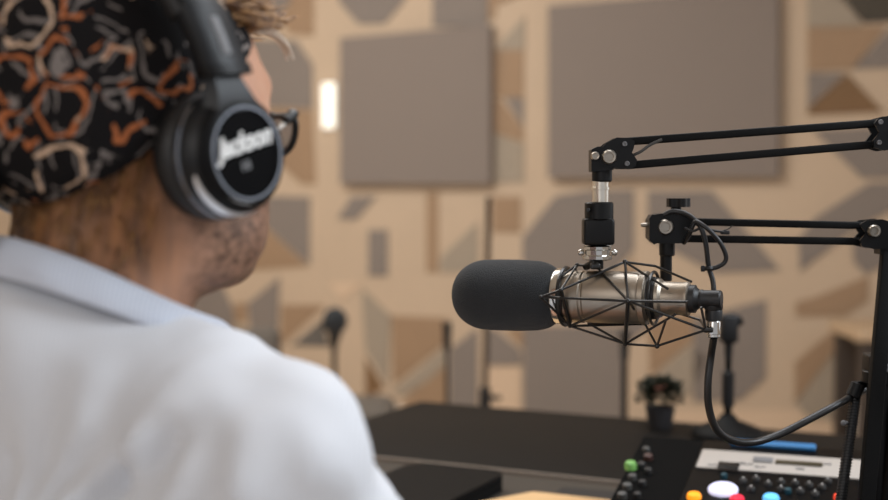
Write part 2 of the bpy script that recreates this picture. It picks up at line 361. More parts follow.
# ================================================================ THE ROOM
WY0, WM = 6.7, -.5
wn = Vector((-WM, 1, 0)).normalized()            # normal pointing away from camera
w0 = Vector((0, WY0, 0)); wx = Vector((1, WM, 0)).normalized()
def W2(px, py, off=0):
    q = hit(px, py, w0-wn*off, wn); return ((q-w0).dot(wx), q.z)
RW = Matrix((wx, Vector((0, 0, 1)), -wn)).transposed()     # local x along the wall, y up, z toward the room
def wall_poly(mb, pts, z0, z1, off=0):
    mb.prism([W2(x, y, off) for x, y in pts], z0, z1, RW, w0)
wb = MB()
wb.prism([(-4.6, 0), (4.2, 0), (4.2, 3.2), (-4.6, 3.2)], -.12, 0, RW, w0)
wallmats = [M_beige, M_tan, M_brown, M_grey, M_light, M_dark, M_pale]
B_, T_, BR_, G_, L_, D_, PL_ = range(7)
polys = [
 (G_, [(247, -30), (292, -30), (292, 0), (277, 17), (262, 17), (247, 0)]), (T_, [(290, -20), (314, -20), (314, 36), (290, 34), (279, 18), (292, 2)]),
 (G_, [(337, -12), (347, -30), (398, -30), (408, -8), (404, 2), (385, 24), (359, 24), (341, 4)]),
 (G_, [(433, -30), (488, -30), (488, 27), (433, 27)]), (T_, [(489, -30), (496, -30), (496, 16), (489, 22)]), (T_, [(496, -30), (524, -30), (524, -6), (496, 6)]),
 (L_, [(525, 16), (525, 50), (496, 50)]), (T_, [(492, 50), (524, 50), (524, 97), (492, 97)]),
 (G_, [(505, 98), (524, 98), (524, 127)]), (T_, [(492, 102), (500, 98), (524, 129), (524, 142), (492, 132)]), (L_, [(492, 133), (524, 144), (524, 182), (492, 182)]),
 (G_, [(240, 38), (297, 41), (313, 65), (313, 109), (255, 106), (228, 80)]),
 (T_, [(262, 108), (313, 110), (316, 184), (302, 184), (262, 148)]),
 (G_, [(250, 196), (310, 197), (310, 265), (250, 212)]), (T_, [(250, 214), (308, 266), (250, 270)]),
 (G_, [(338, 219), (352, 197), (377, 196), (356, 220)]), (G_, [(369, 230), (388, 230), (388, 276), (369, 276)]),
 (T_, [(427, 192), (438, 192), (438, 272), (427, 272)]), (L_, [(478, 222), (478, 272), (441, 272), (441, 258)]),
 (T_, [(493, 197), (521, 197), (521, 232), (493, 232)]),
 (G_, [(523, 238), (556, 196), (590, 190), (634, 190), (634, 250), (610, 276), (540, 276), (523, 262)]),
 (T_, [(634, 258), (634, 322), (590, 322)]),
 (G_, [(648, 191), (712, 191), (780, 270), (716, 273), (648, 238)]),
 (G_, [(870, 183), (940, 183), (940, 186), (856, 228), (800, 271), (799, 240), (815, 218)]), (G_, [(852, 234), (940, 226), (940, 240), (866, 274), (854, 262)]),
 (G_, [(813, 130), (940, 124), (940, 178), (862, 178)]),
 (L_, [(808, -20), (836, -20), (862, 26), (808, 27)]), (D_, [(830, -20), (940, -20), (940, 14), (886, 22), (864, 23), (840, -2)]),
 (T_, [(808, 28), (886, 26), (852, 69), (808, 71)]), (G_, [(889, 30), (940, 20), (940, 66), (853, 69)]),
 (G_, [(808, 73), (846, 73), (808, 108)]), (BR_, [(808, 110), (848, 74), (884, 112), (808, 115)]),
 (G_, [(524, 326), (622, 326), (622, 430), (524, 430)]), (G_, [(622, 326), (648, 300), (648, 326), (622, 350)]),
 (T_, [(648, 322), (692, 310), (692, 340), (650, 376)]), (L_, [(650, 380), (692, 344), (708, 360), (690, 395), (652, 395)]),
 (G_, [(694, 318), (766, 300), (766, 378), (740, 400), (694, 402)]),
 (T_, [(796, 302), (816, 297), (868, 276), (868, 300), (845, 316), (796, 316)]),
 (T_, [(795, 362), (838, 326), (838, 345), (795, 402)]), (L_, [(796, 404), (838, 348), (838, 420), (812, 420)]),
 (G_, [(494, 328), (522, 352), (522, 365), (487, 365), (487, 330)]), (T_, [(505, 328), (523, 328), (523, 349)]), (PL_, [(487, 367), (521, 367), (521, 412), (487, 412)]),
 (G_, [(450, 350), (478, 328), (478, 412), (450, 412)]),
 (T_, [(392, 316), (448, 318), (446, 342), (394, 384)]), (L_, [(392, 392), (447, 346), (447, 362), (430, 380), (404, 395)]), (T_, [(406, 398), (447, 366), (447, 412), (400, 412)]),
 (L_, [(362, 288), (391, 316), (388, 386), (366, 350)]), (BR_, [(366, 358), (384, 388), (366, 398)]),
 (PL_, [(655, 410), (795, 410), (838, 424), (838, 470), (655, 470)]),
 (PL_, [(330, 283), (362, 283), (342, 300)]),
 (G_, [(280, 277), (278, 346), (254, 346), (248, 304)]), (G_, [(190, 290), (205, 283), (222, 285), (234, 310), (234, 336), (190, 336)]),
 (T_, [(235, 303), (247, 303), (247, 322), (235, 322)]), (L_, [(233, 326), (248, 326), (248, 350), (233, 350)]),
 (T_, [(282, 305), (325, 305), (282, 345)]), (L_, [(290, 346), (326, 320), (326, 346)]),
 (G_, [(60, -30), (190, -30), (190, 60), (60, 60)]), (T_, [(-40, -30), (40, -30), (40, 100), (-40, 60)]), (L_, [(-40, 240), (120, 240), (120, 330), (-40, 290)]),
]
for mi, pts in polys:
    wb.cur = mi; wall_poly(wb, pts, .0, .008)
wall = wb.build('wall_back', wallmats, None, smooth=False); tag(wall, 'wall clad in beige, tan and taupe geometric panels', 'wall', kind='structure')
fl = MB(); fl.box((.2, 3.9, -.05), (9.4, 11, .1)); tag(fl.build('floor', M_floor, None, False), 'pale beige studio floor', 'floor', kind='structure')
ce = MB(); ce.box((.2, 3.9, 3.25), (9.4, 11, .1)); tag(ce.build('ceiling', M_plaster, None, False), 'plain ceiling', 'ceiling', kind='structure')
lw = MB(); lw.box((-4.25, 3.9, 1.6), (.1, 11, 3.2)); tag(lw.build('wall_left', M_plaster, None, False), 'plain pale side wall', 'wall', kind='structure')
bl = MB(); bl.prism([(-4.6, 0), (4.2, 0), (4.2, .03), (-4.6, .03)], 0.0085, .022, RW, w0)
tag(bl.build('baseboard_back', mat('white_baseboard', (222, 212, 198), .5), None, False), 'pale baseboard under the geometric wall', 'baseboard', kind='structure')
# side wall on the right with a tall window letting daylight in
rw = MB()
for (y0, y1, z0, z1) in ((-1.6, 1.0, 0, 3.2), (4.4, 9.4, 0, 3.2), (1.0, 4.4, 0, .9), (1.0, 4.4, 2.9, 3.2)):
    rw.box((4.15, (y0+y1)/2, (z0+z1)/2), (.1, y1-y0, z1-z0))
tag(rw.build('wall_right', M_plaster, None, False), 'plain pale side wall with a wide window', 'wall', kind='structure')
wf = MB()
for y in (1.03, 2.13, 3.27, 4.37): wf.box((4.15, y, 1.9), (.08, .06, 2.0))
for z in (.93, 2.87): wf.box((4.15, 2.7, z), (.08, 3.4, .06))
tag(wf.build('window_1', M_plaster, None, False), 'wide white framed window', 'window', kind='structure')

# big acoustic panels hung on the wall
def acoustic(pts, label):
    a = MB(); q = [W2(x, y, .06) for x, y in pts]
    o = w0+wx*(sum(p[0] for p in q)/4)+Vector((0, 0, min(p[1] for p in q)))
    e = empty('acoustic_panel', o-wn*.0, label, 'acoustic panel', None)
    a.prism(q, .012, .06, RW, w0); m = a.build('felt_face', M_felt, e, False)
    b = MB(); cx = sum(p[0] for p in q)/4; cy = sum(p[1] for p in q)/4
    b.prism([(cx+(x-cx)*.9, cy+(y-cy)*.9) for x, y in q], .009, .0115, RW, w0); b.build('back_frame', M_board, e, False)
acoustic([(340, 38), (490, 25), (490, 184), (340, 184)], 'square taupe felt acoustic panel on the wall between the headphones and the microphone')
acoustic([(548, 6), (778, -14), (778, 177), (548, 178)], 'largest taupe felt acoustic panel, high on the wall above the boom arms')
# small white wall light
q = W2(331, 106); s = MB(); c = w0+wx*q[0]+Vector((0, 0, q[1])); e = empty('wall_light', c-wn*.009, 'small bright white upright wall light left of the square taupe panel', 'wall light')
s.box(c-wn*.025, (.075, .24, .02), RW, .008); s.build('diffuser', mat('lit_white', (240, 238, 225), .4, emit=1.1), e)
s = MB(); s.box(c-wn*.0115, (.085, .25, .006), RW, .002); s.build('back_plate', M_plaster, e)

# console with shelf by the wall on the right
cb = P(838, 325, 5.36); e = empty('side_table', (cb.x+.25, 5.28, 0), 'pale topped side table against the wall, partly behind the boom post', 'table')
t = MB(); t.box((cb.x+.25, 5.28, .598), (.5, .42, .045), None, .004); t.build('table_top', M_woodshelf, e)
for dx in (.05, .45):
    for dy in (-.16, .16):
        t = MB(); t.box((cb.x+dx, 5.28+dy, .288), (.07, .05, .575), None, .004); t.build('leg', mat('dark_leg', (70, 60, 52), .6), e)
t = MB(); t.box((cb.x+.25, 5.44, .42), (.36, .02, .22)); t.build('back_panel', mat('brown_back', (96, 84, 72), .7), e)
t = MB(); q = P(866, 368, 5.3); t.box((q.x+.02, 5.28, .17), (.12, .1, .34), None, .01); o = t.build('storage_box', M_strip, None)
tag(o, 'tall white box on the floor under the pale side table', 'box')

# low grey furniture seen past the shoulder
q = P(372, 420, 5.2); t = MB(); t.box((q.x-.05, 5.1, .17), (.3, .36, .34), None, .05); tag(t.build('pouf', M_fabricg, None), 'low grey upholstered pouf on the floor past the shoulder', 'pouf')
q = P(257, 345, 5.6); e = empty('lounge_chair', (q.x, 5.6, 0), 'dark grey lounge chair back rising just behind the shirt collar', 'chair')
zt = P(257, 331, 5.6).z
t = MB(); t.box((q.x, 5.78, (zt+.3)/2), (.16, .09, zt-.3), None, .04); t.build('backrest', M_fabricg, e)
t = MB(); t.box((q.x-.1, 5.6, .34), (.36, .4, .12), None, .04); t.build('seat', M_fabricg, e)
for sx in (-.24, .04):
    for sy in (-.15, .15):
        t = MB(); t.cyl((q.x+sx, 5.6+sy, 0), (q.x+sx, 5.5+sy, .29), .014, .02); t.build('leg', M_black, e)

# ================================================================ FAR DESK, NEAR DESK
DN = Vector((.438, .899, 0)).normalized(); DU = Vector((DN.y, -DN.x, 0))      # DU along desk to the right
RD = Matrix((DU, DN, Vector((0, 0, 1)))).transposed()
def DP(u, n, z=0): return DU*u+DN*n+Vector((0, 0, z))
def desk(u0, u1, n0, n1, top, matl, label, edge=None):
    e = empty('desk', DP((u0+u1)/2, (n0+n1)/2, 0), label, 'desk')
    t = MB(); t.box(DP((u0+u1)/2, (n0+n1)/2, top-.0125), (u1-u0, n1-n0, .025), RD, .002); t.build('desk_top', matl, e)
    for u in (u0+.05, u1-.05):
        for n in (n0+.05, n1-.05):
            t = MB(); t.box(DP(u, n, (top-.025)/2), (.045, .045, top-.025), RD, .002); t.build('leg', M_black, e)
    if edge:
        t = MB(); t.box(DP((u0+u1)/2, n0-.003, top-.011), (u1-u0, .005, .024), RD, .001); t.build('edge_band', edge, e)
    return e
u_left = DU.dot(Vector((-.047, 2.56, 0)))
desk(u_left, u_left+.92, 1.775, 2.281, .752, M_desk, 'black desk further back, its far corner showing behind the microphone', M_edge)
desk(-1.05, .42, .93, 1.755, .75, M_deskg, 'grey brown desk in front that carries the mixer and boom arms')

# ================================================================ BACKGROUND STANDS
def mic_stand(px, ybase_z, Y, ytop, r, label, base='round', head=None, lean=0, pole=M_blackmatte, hr=.02, rb=.13):
    """floor or desk stand; head = pixel heights of the thick clip on top"""
    b = P(px, 300, Y); z0 = ybase_z; zt = P(px, ytop, Y).z
    e = empty('microphone_stand', (b.x, Y, z0), label, 'stand', None); desk_kind = z0 > .1
    if base == 'round':
        t = MB(); t.lathe([(rb, 0), (rb, .008), (rb*.9, .016), (rb*.3, .03), (r*2, .04)], (b.x, Y, z0), seg=32); t.build('base', M_blackmatte, e)
    else:
        for k in range(3):
            a = k*2*PI/3+.4; t = MB(); t.tube([(b.x, Y, z0+.17), (b.x+.14*math.cos(a), Y+.14*math.sin(a), z0+.09), (b.x+.3*math.cos(a), Y+.3*math.sin(a), z0+.012)], .009, 8); t.build('leg', M_blackmatte, e)
            t = MB(); t.ball((b.x+.3*math.cos(a), Y+.3*math.sin(a), z0+.012), .012, 10, 6); t.build('rubber_foot', M_rubber, e)
    top = Vector((b.x+lean, Y, zt)); mid = Vector((b.x+lean*.5, Y, (z0+zt)/2))
    t = MB(); t.cyl((b.x, Y, z0+.02), mid, r*1.25); t.build('lower_pole', pole, e)
    t = MB(); t.cyl(mid, top, r); t.build('upper_pole', pole, e)
    t = MB(); t.cyl(mid-Vector((0, 0, .03)), mid+Vector((0, 0, .03)), r*1.9); 
    if not desk_kind: t.cyl(mid, mid+Vector((.045, 0, 0)), r*.9)
    t.build('clutch', M_rubber, e)
    if head:
        z1 = P(px, head, Y).z; t = MB(); t.cyl(Vector((top.x, Y, z1)), top+Vector((0, 0, .0)), hr*.8, hr); t.build('clip', M_rubber, e)
    return e, top
mic_stand(482, 0, 3.7, 197, .0085, 'tall thin brown stand rising behind the foam windscreen', 'tripod', lean=.0157*1.2, pole=mat('bronze_pole', (66, 52, 38), .5))
e, tp = mic_stand(447, 0, 4.2, 322, .006, 'short slim stand with a thick dark head, left of the foam windscreen', 'round', head=350, hr=.016)
mic_stand(625, 0, 3.4, 330, .0085, 'dark pole stand directly below the shock mount', 'tripod', head=360, hr=.014)
e, tp = mic_stand(729, .752, 2.18, 340, .0055, 'small round based desk stand right of the hanging cable plug', 'round', head=360, hr=.008, rb=.062)
# boxy head (clamp with a microphone) on the desk stand
e2 = empty('clip_on_microphone', tp, 'small black microphone head on the round based desk stand', 'microphone')
t = MB(); t.box(tp+Vector((0, 0, .02)), (.03, .026, .05), None, .006); t.build('body', M_rubber, e2)
t = MB(); t.cyl(tp+Vector((-.01, 0, .02)), tp+Vector((.022, 0, .035)), .009); t.build('knob', M_black, e2)
e, tp = mic_stand(334, 0, 4.6, 342, .009, 'stand holding a round black microphone beside the shoulder', 'tripod', head=352, hr=.014)
e2 = empty('ball_microphone', tp, 'round black foam covered microphone above the shoulder line', 'microphone')
c = P(335, 321, 4.6); t = MB(); t.ball(c, .045, 20, 12, (1, 1, 1.1)); t.build('foam_ball', M_foam, e2)
t = MB(); t.cyl(tp, c-Vector((0, 0, .03)), .018, .028); t.build('grip', M_rubber, e2)
t = MB(); t.lathe([(.047, -.004), (.05, 0), (.047, .004)], c, (.6, -.8, 0), 24); t.build('band', M_black, e2)
e2 = empty('sheet_holder', tp, 'grey slanted sheet holder to the left of the round microphone', 'holder')
t = MB(); a = P(293, 345, 4.6); b = P(322, 320, 4.6); d = P(328, 347, 4.6)
for off in (0,):
    t.add([a, b, d, a+Vector((0, .01, 0)), b+Vector((0, .01, 0)), d+Vector((0, .01, 0))], [(0, 2, 1), (3, 4, 5), (0, 1, 4, 3), (1, 2, 5, 4), (2, 0, 3, 5)])
t.build('plate', M_fabricg, e2, False)
t = MB(); t.cyl(d+Vector((-.01, .006, .01)), tp, .006); t.build('arm', M_black, e2)

# potted plant standing on the far desk's edge
pp = P(660, 424, 2.27); pb = Vector((pp.x, 2.27, .752))
e = empty('potted_plant', pb, 'small dark bushy plant with rust flowers in a grey pot behind the mixer', 'plant')
t = MB(); t.lathe([(.019, 0), (.021, .003), (.026, .036), (.027, .038), (.024, .037), (.022, .03), (0, .029)], pb, seg=24); t.build('pot', M_pot, e)
t = MB(); rnd = random.Random(3)
for k in range(560):
    th = rnd.uniform(0, 2*PI); ph = math.acos(rnd.uniform(-.45, 1)); rr = .040*rnd.uniform(.3, 1)
    d = Vector((math.sin(ph)*math.cos(th), math.sin(ph)*math.sin(th), math.cos(ph)*.8)); c0 = pb+Vector((0, 0, .058))+d*rr
    R = frame_from(d+Vector((rnd.uniform(-.5, .5), rnd.uniform(-.5, .5), rnd.uniform(-.3, .5)))); l = rnd.uniform(.008, .014)
    t.add([c0, c0+R@Vector((.004, 0, l*.5)), c0+R@Vector((0, .001, l)), c0+R@Vector((-.004, 0, l*.5))], [(0, 1, 2, 3)])
t.build('foliage', M_leaf, e, False)
for k in range(3):
    th = k*2.1; c0 = pb+Vector((.008*math.cos(th)-.004, .018*math.sin(th)-.016, .074)); t = MB(); t.ball(c0, .0065, 10, 6, (1, 1, .7)); t.build('flower', M_flower, e)

# ================================================================ MIXER AND DESK OBJECTS
my = math.radians(20.5); MU = Vector((math.cos(my), -math.sin(my), 0)); MD = Vector((-math.sin(my), -math.cos(my), 0))   # right, toward front
MBL = Vector((P(644, 438, 1.70).x, 1.70, .7536))
MWd, MDp, ZB, ZF = .40, .265, .092, .034
mix = empty('audio_mixer', MBL+MU*MWd/2+MD*MDp/2, 'black audio mixer with lit round buttons and a pale strip at the lower right', 'mixer')
tilt = math.atan2(ZB-ZF, MDp); tn = (Vector((0, 0, 1))*math.cos(tilt)+MD*math.sin(tilt)).normalized(); td = (MD*math.cos(tilt)-Vector((0, 0, 1))*math.sin(tilt)).normalized()
m0 = MBL+Vector((0, 0, ZB)); RT = Matrix((MU, td*-1, tn)).transposed()     # local x right, y back, z out of deck
def MT(s, t_, z=0): return m0+MU*s+td*t_+tn*z
def mpx(px, py, z=0):
    q = hit(px, py, m0+tn*z, tn)-m0; return q.dot(MU), q.dot(td)
t = MB()
sec = [(0, 0, 0), (0, 0, ZB), (0, MDp, ZF), (0, MDp, 0)]
vs = [MBL+MU*w+MD*b+Vector((0, 0, c)) for w in (0, MWd) for a, b, c in sec]
t.add(vs, [(0, 1, 2, 3), (7, 6, 5, 4), (0, 4, 5, 1), (1, 5, 6, 2), (2, 6, 7, 3), (3, 7, 4, 0)])
t.build('body', mat('mixer_case_black', (9, 9, 9), .75, spec=.05), mix, False)
DL = MDp/math.cos(tilt)
t = MB(); t.box(MT(.075+.16, DL/2, .001), (.31, DL*.97, .003), RT, .001); t.build('glass_panel', M_screen, mix)
a = mpx(703, 449, .004); b_ = mpx(840, 460, .004); c_ = mpx(698, 467, .004); sw0 = a[0]; sw1 = MWd-.012
st0 = min(a[1], b_[1])+.001; st1 = c_[1]
t = MB(); t.box(MT((sw0+sw1)/2, (st0+st1)/2, .0035), (sw1-sw0, st1-st0, .002), RT, .0005); strip = t.build('label_strip', M_strip, mix)
def on_strip(px0, py0, px1, py1, m, nm, z=.0055):
    p = mpx(px0, py0, .005); q = mpx(px1, py1, .005); cx = (p[0]+q[0])/2; cy = (p[1]+q[1])/2
    t = MB(); t.box(MT(cx, cy, z), (abs(q[0]-p[0]), max(.002, abs(q[1]-p[1])), .0012), RT, .0003); return t.build(nm, m, strip)
on_strip(776, 460, 822, 467, mat('dark_lcd', (58, 52, 36), .3), 'display')
on_strip(754, 457, 772, 463, M_greyprint, 'switch_cover')
on_strip(719, 462, 738, 470, M_black, 'recess')
for k, (x, y) in enumerate([(712, 465), (741, 463), (748, 464), (760, 467), (800, 469), (826, 464)]):
    s_, t_ = mpx(x, y, .005); text_mesh('print', ['MIC', 'USB', 'AUX', 'OUT', 'REC', 'LINE'][k], .006, MT(s_, t_, .0052), RT, M_greyprint, strip)
p = mpx(726, 449, .012); q = mpx(813, 455, .012)
t = MB(); t.box(MT((p[0]+q[0])/2, .009, .004), (q[0]-p[0], .014, .006), RT, .002)
t.build('accent_bar', M_blue, mix)['label'] = 'blue bar along the back edge'
def button(px, py, r, m, nm='button', h=.006, label=None):
    s_, t_ = mpx(px, py, .005)
    t = MB(); t.lathe([(r, 0), (r, h*.6), (r*.85, h), (0, h*1.1)], MT(s_, t_, .002), tn, 20); o = t.build(nm, m, mix)
    if label: o['label'] = label
def lit(n, c, e=1.0): return mat(n, c, .3, emit=e)
button(723, 489, .0175, lit('lit_white_blue', (205, 205, 232), .8), label='large white lit button')
button(694, 496, .0085, lit('lit_orange', (245, 150, 30), 1.0), label='orange lit button')
button(737, 499, .0085, lit('lit_red', (205, 35, 60), .9), label='red lit button')
button(771, 498, .0095, lit('lit_cyan', (95, 180, 235), .9), label='cyan lit button')
button(838, 497, .005, lit('lit_vermilion', (225, 70, 45), .8), label='small red lit button')
for k, px in enumerate((700, 735, 768, 800)):
    button(px+2, 516, .0075, lit('lit_low%d' % k, [(60, 200, 120), (240, 190, 60), (200, 60, 160), (90, 120, 240)][k], .6), label=['green', 'yellow', 'magenta', 'blue'][k]+' lit button')
M_teal = mat('teal_line', (10, 62, 74), .5)
button(724, 476, .004, M_teal, 'indicator'); button(788, 491, .004, M_teal, 'indicator')
M_knob = mat('dark_grey_knob', (34, 34, 34), .5)
for k, (px, py) in enumerate([(743, 478), (756, 476), (768, 481), (781, 479), (795, 480), (809, 482), (822, 484), (751, 486), (781, 486), (800, 488), (815, 491), (828, 478)]):
    s_, t_ = mpx(px, py, .008); t = MB(); t.lathe([(.005, 0), (.0045, .004), (.0035, .005), (0, .005)], MT(s_, t_, .002), tn, 14)
    kb = t.build('knob', M_knob, mix); t = MB(); t.box(MT(s_, t_-.002, .0075), (.001, .003, .0006), RT); t.build('pointer', M_white, kb, False)
for k, (px, py, rr, mm) in enumerate([(648, 452, .006, mat('dim_red_cap', (66, 40, 34), .5)), (641, 460, .0055, M_knob), (632, 472, .0055, mat('mid_grey_knob', (70, 70, 68), .5)), (627, 481, .006, MATS['mid_grey_knob']), (622, 490, .006, MATS['mid_grey_knob']), (648, 466, .005, M_knob), (642, 478, .005, M_knob), (637, 490, .005, M_knob), (646, 445, .005, MATS['mid_grey_knob'])]):
    s_, t_ = mpx(px, py, .01); t = MB(); t.lathe([(rr, 0), (rr*.92, .006), (rr*.7, .007), (0, .007)], MT(s_, t_, .0), tn, 14); t.build('knob', mm, mix)
s_, t_ = mpx(628, 461, .01); t = MB(); t.lathe([(.0075, 0), (.0075, .006), (.006, .009), (0, .010)], MT(s_+.003, t_, 0), tn, 18)
t.build('knob', lit('lit_green', (112, 165, 88), .18), mix)['label'] = 'green knob'
# black mat under the mixer
t = MB(); t.box(MBL+MU*.15+MD*.11+Vector((0, 0, -.0018)), (.56, .36, .0028), Matrix((MU, MD*-1, Vector((0, 0, 1)))).transposed(), .001)
o = t.build('desk_mat', mat('black_mat', (24, 23, 22), .7), None); tag(o, 'thin black mat lying under the mixer', 'mat')
# pale wooden board
RB = Matrix((MU, MD*-1, Vector((0, 0, 1)))).transposed(); zb = .7508
q1 = hit(533, 491, (0, 0, zb+.016), Vector((0, 0, 1))); 
t = MB(); t.prism([(0, 0), (.115, -.01), (.115, -.36), (-.02, -.36), (-.055, -.09)], 0, .0155, RB, (q1.x, q1.y, zb)); o = t.build('wooden_board', M_board, None, False)
tag(o, 'pale wooden board lying on the desk left of the mixer', 'board')
# black laptop / pad at the left
lp = empty('laptop', hit(450, 490, (0, 0, .751), Vector((0, 0, 1))), 'closed black laptop with rounded corner by the elbow', 'laptop')
RL = RD
def rrect(w, h, r, n=6):
    out = []
    for cx, cy, a0 in ((w/2-r, h/2-r, 0), (-w/2+r, h/2-r, PI/2), (-w/2+r, -h/2+r, PI), (w/2-r, -h/2+r, 1.5*PI)):
        for k in range(n+1): a = a0+PI/2*k/n; out.append((cx+r*math.cos(a), cy+r*math.sin(a)))
    return out
cl = DP(-.875, 1.60, 0)
c1 = hit(440, 463, (0, 0, .775), Vector((0, 0, 1)))
lc = Vector((c1.x, c1.y, 0))+DU*.035-DN*.12
t = MB(); t.prism(rrect(.15, .235, .03), .7505, .764, RL, lc); t.build('base', mat('laptop_base_black', (14, 14, 14), .6, spec=.1), lp)
t = MB(); t.prism(rrect(.15, .235, .03), .765, .774, RL, lc); t.build('lid', mat('laptop_black', (14, 14, 14), .6, spec=.1), lp)
t = MB(); t.cyl(lc+DN*.113+DU*-.05+Vector((0, 0, .7645)), lc+DN*.113+DU*.05+Vector((0, 0, .7645)), .005); t.build('hinge', M_black, lp)

# ================================================================ MICROPHONE
YM = 1.24; S = YM/FPX
O = P(626, 297.5, YM); yaw = math.radians(23); A = Vector((math.cos(yaw), -math.sin(yaw), .012)).normalized()
def ms(px):      # distance along the mic axis
    u = (px-444)/FPX; o = O-CAMP; return (u*o.dot(FW)-o.x)/(A.x-u*A.dot(FW))
def rs(px): return (O+A*ms(px)).y/YM
Uu = (Vector((0, 0, 1))-A*A.z).normalized(); Vv = A.cross(Uu)
mic = empty('studio_microphone', O, 'silver studio microphone with a big charcoal foam windscreen', 'microphone')
def prof(l, sc=1): return [(r*S*sc*rs(x), ms(x)) for r, x in l]
# foam
n = 26; pr = []; x0, x1 = 455, 575; R0 = 35.2
for k in range(n+1):
    a = PI/2*k/n; pr.append((R0*math.sin(a)**.8, x0+34*(1-math.cos(a))**.95))
pr += [(35.6, 500), (35.8, 518), (35.2, 530)]
for k in range(1, 14):
    a = PI/2*k/13; pr.append((21+14*math.cos(a), 534+24*math.sin(a)))
pr += [(20, 559), (0, 559)]
t = MB(); t.lathe([(max(r*S*rs(x), 0), ms(x)) for r, x in pr], O, A, 64); t.build('foam_windscreen', M_foam, mic, ang=60)
t = MB(); t.lathe(prof([(18, 553), (24, 554), (27.5, 557), (28, 559), (28, 565), (25.5, 567.5)]), O, A, 48); t.build('grille_ring', M_chrome, mic)
t = MB(); t.lathe(prof([(25.5, 567.5), (26.3, 568), (26.3, 584), (25.2, 585.5), (25.2, 587.5), (26.3, 589), (26.3, 640), (25.5, 642), (27, 643), (27, 648), (24, 650)]), O, A, 56); t.build('body', M_nickel, mic, ang=25)
t = MB(); t.lathe(prof([(24, 649.5), (22, 650), (21, 657), (18, 657.5)]), O, A, 48); t.build('dark_band', M_rubber, mic)
t = MB(); t.lathe(prof([(19.5, 657), (20, 658), (19.5, 661), (17, 664), (16.5, 684), (17.2, 686), (17.2, 689), (14, 690)]), O, A, 48); t.build('tail', M_nickel, mic, ang=25)
# shock mount
sm = empty('shock_mount', P(598, 262, YM), 'black wire cradle shock mount around the silver microphone', 'shock mount')
N3 = {'A': (541, 297, -.040), 'B': (561, 290, -.040), 'C': (577, 265, -.004), 'D': (625, 262, .0), 'E': (628, 301, -.046), 'F': (625, 344, 0), 'G': (570, 326, -.012),
      'G2': (588, 323, .022), 'H': (706, 330, -.012), 'I': (657, 346, -.005), 'J': (688, 302, -.036), 'K': (668, 289, -.024), 'L': (701, 307, -.022), 'M': (597, 267, -.004),
      'Eb': (630, 298, .046), 'Bb': (571, 284, .034), 'N': (666, 320, -.02), 'Q': (676, 314, -.02), 'T': (645, 324, .02), 'Kb': (692, 282, .012), 'U': (655, 266, .015), 'Hb': (700, 320, .02)}
NP = {k: P(v[0], v[1], YM+v[2]-(v[0]-626)*S*math.tan(yaw)*.9) for k, v in N3.items()}
rods = 'A-E E-J A-B A-G B-D B-C C-M M-E D-E D-K E-G F-G2 F-G E-H F-I I-H H-L I-N F-Q G-T G2-T D-Eb Eb-F Bb-D Bb-C Bb-G Eb-Hb Hb-H T-I E-T D-U U-Kb A-Bb'.split()
for r_ in rods:
    a, b = r_.split('-'); t = MB(); t.cyl(NP[a], NP[b], .0012 if r_ not in ('B-G',) else .002, seg=8, bev=.0001); t.build('rod', M_rod, sm)
for a, b, r in (('E', 'F', .0019), ('B', 'G', .0019)):
    t = MB(); t.cyl(NP[a], NP[b], r, seg=10, bev=.0002); t.build('rod', M_rod, sm)
for k in 'ABCDEFGHI':
    t = MB(); t.ball(NP[k], .0026 if k in 'DEFI' else .0021, 12, 8); t.build('joint', M_rod, sm)
t = MB(); d = (NP['H']-NP['L']).normalized(); t.cyl(NP['H']-Vector((.002, 0, 0)), NP['H']+Vector((.006, 0, 0)), .0026); t.build('bolt', M_rod, sm)
for x, rr, w in ((566, 29, .0022), (654, 26, .0016)):
    t = MB(); c0 = O+A*ms(x); t.tube([c0+Uu*math.cos(2*PI*k/40)*rr*S+Vv*math.sin(2*PI*k/40)*rr*S for k in range(40)], w, 8, True); t.build('clamp_ring', M_rod, sm)
for i in range(4):       # elastic cords from the frame to the clamp rings
    a0 = PI/4+i*PI/2
    c0 = O+A*ms(566); c1 = O+A*ms(654)
    p0 = c0+(Uu*math.cos(a0)+Vv*math.sin(a0))*29*S; p1 = c1+(Uu*math.cos(a0+.5)+Vv*math.sin(a0+.5))*27*S
    t = MB(); t.cyl(p0, [NP['C'], NP['B'], NP['G'], NP['Bb']][i], .0012, seg=8, bev=.0001); t.build('elastic_cord', M_rubber, sm)
t = MB(); t.cyl(P(596, 262, YM), NP['C']+Vector((.008, 0, -.002)), .0035); t.box(P(595, 266, YM), (.010, .012, .006), None, .002); t.build('pivot', M_rod, sm)
# right-angled plug and its cable
plug = empty('cable_plug', P(714, 298, YM), 'right angled black plug with a silver sleeve at the microphone tail', 'plug')
YP = YM-.02
e0 = O+A*ms(690); e1 = O+A*ms(708)
t = MB(); t.lathe([(.0, -.002), (.012, -.002), (.0132, .0), (.0132, .008), (.011, .009), (.0095, .011), (.0088, .012), (.0092, .014), (.0085, .016), (.0085, .0225), (.0086, .025), (.0086, .031), (.0075, .0325), (0, .0327)], O+A*ms(687), A, 32); t.build('collar', M_rubber, plug, ang=30)
Yc = e1.y; dn0 = P(713.5, 299, Yc); dn1 = P(713.5, 321, Yc); dn2 = P(714, 337, Yc)
ax = (dn2-dn0).normalized(); LL = (dn1-dn0).length
t = MB(); t.lathe([(.0078, -.005), (.0086, .0), (.0086, LL*.45), (.0078, LL*.5), (.0082, LL*.55), (.0078, LL*.95), (.006, LL)], dn0, ax, 24); t.build('elbow', M_rubber, plug)
t = MB(); t.lathe([(.0062, 0), (.0066, .001), (.0066, .012), (.006, .0125), (.0062, .0145), (.005, .0152)], dn1, ax, 24); t.build('sleeve', M_chrome, plug)
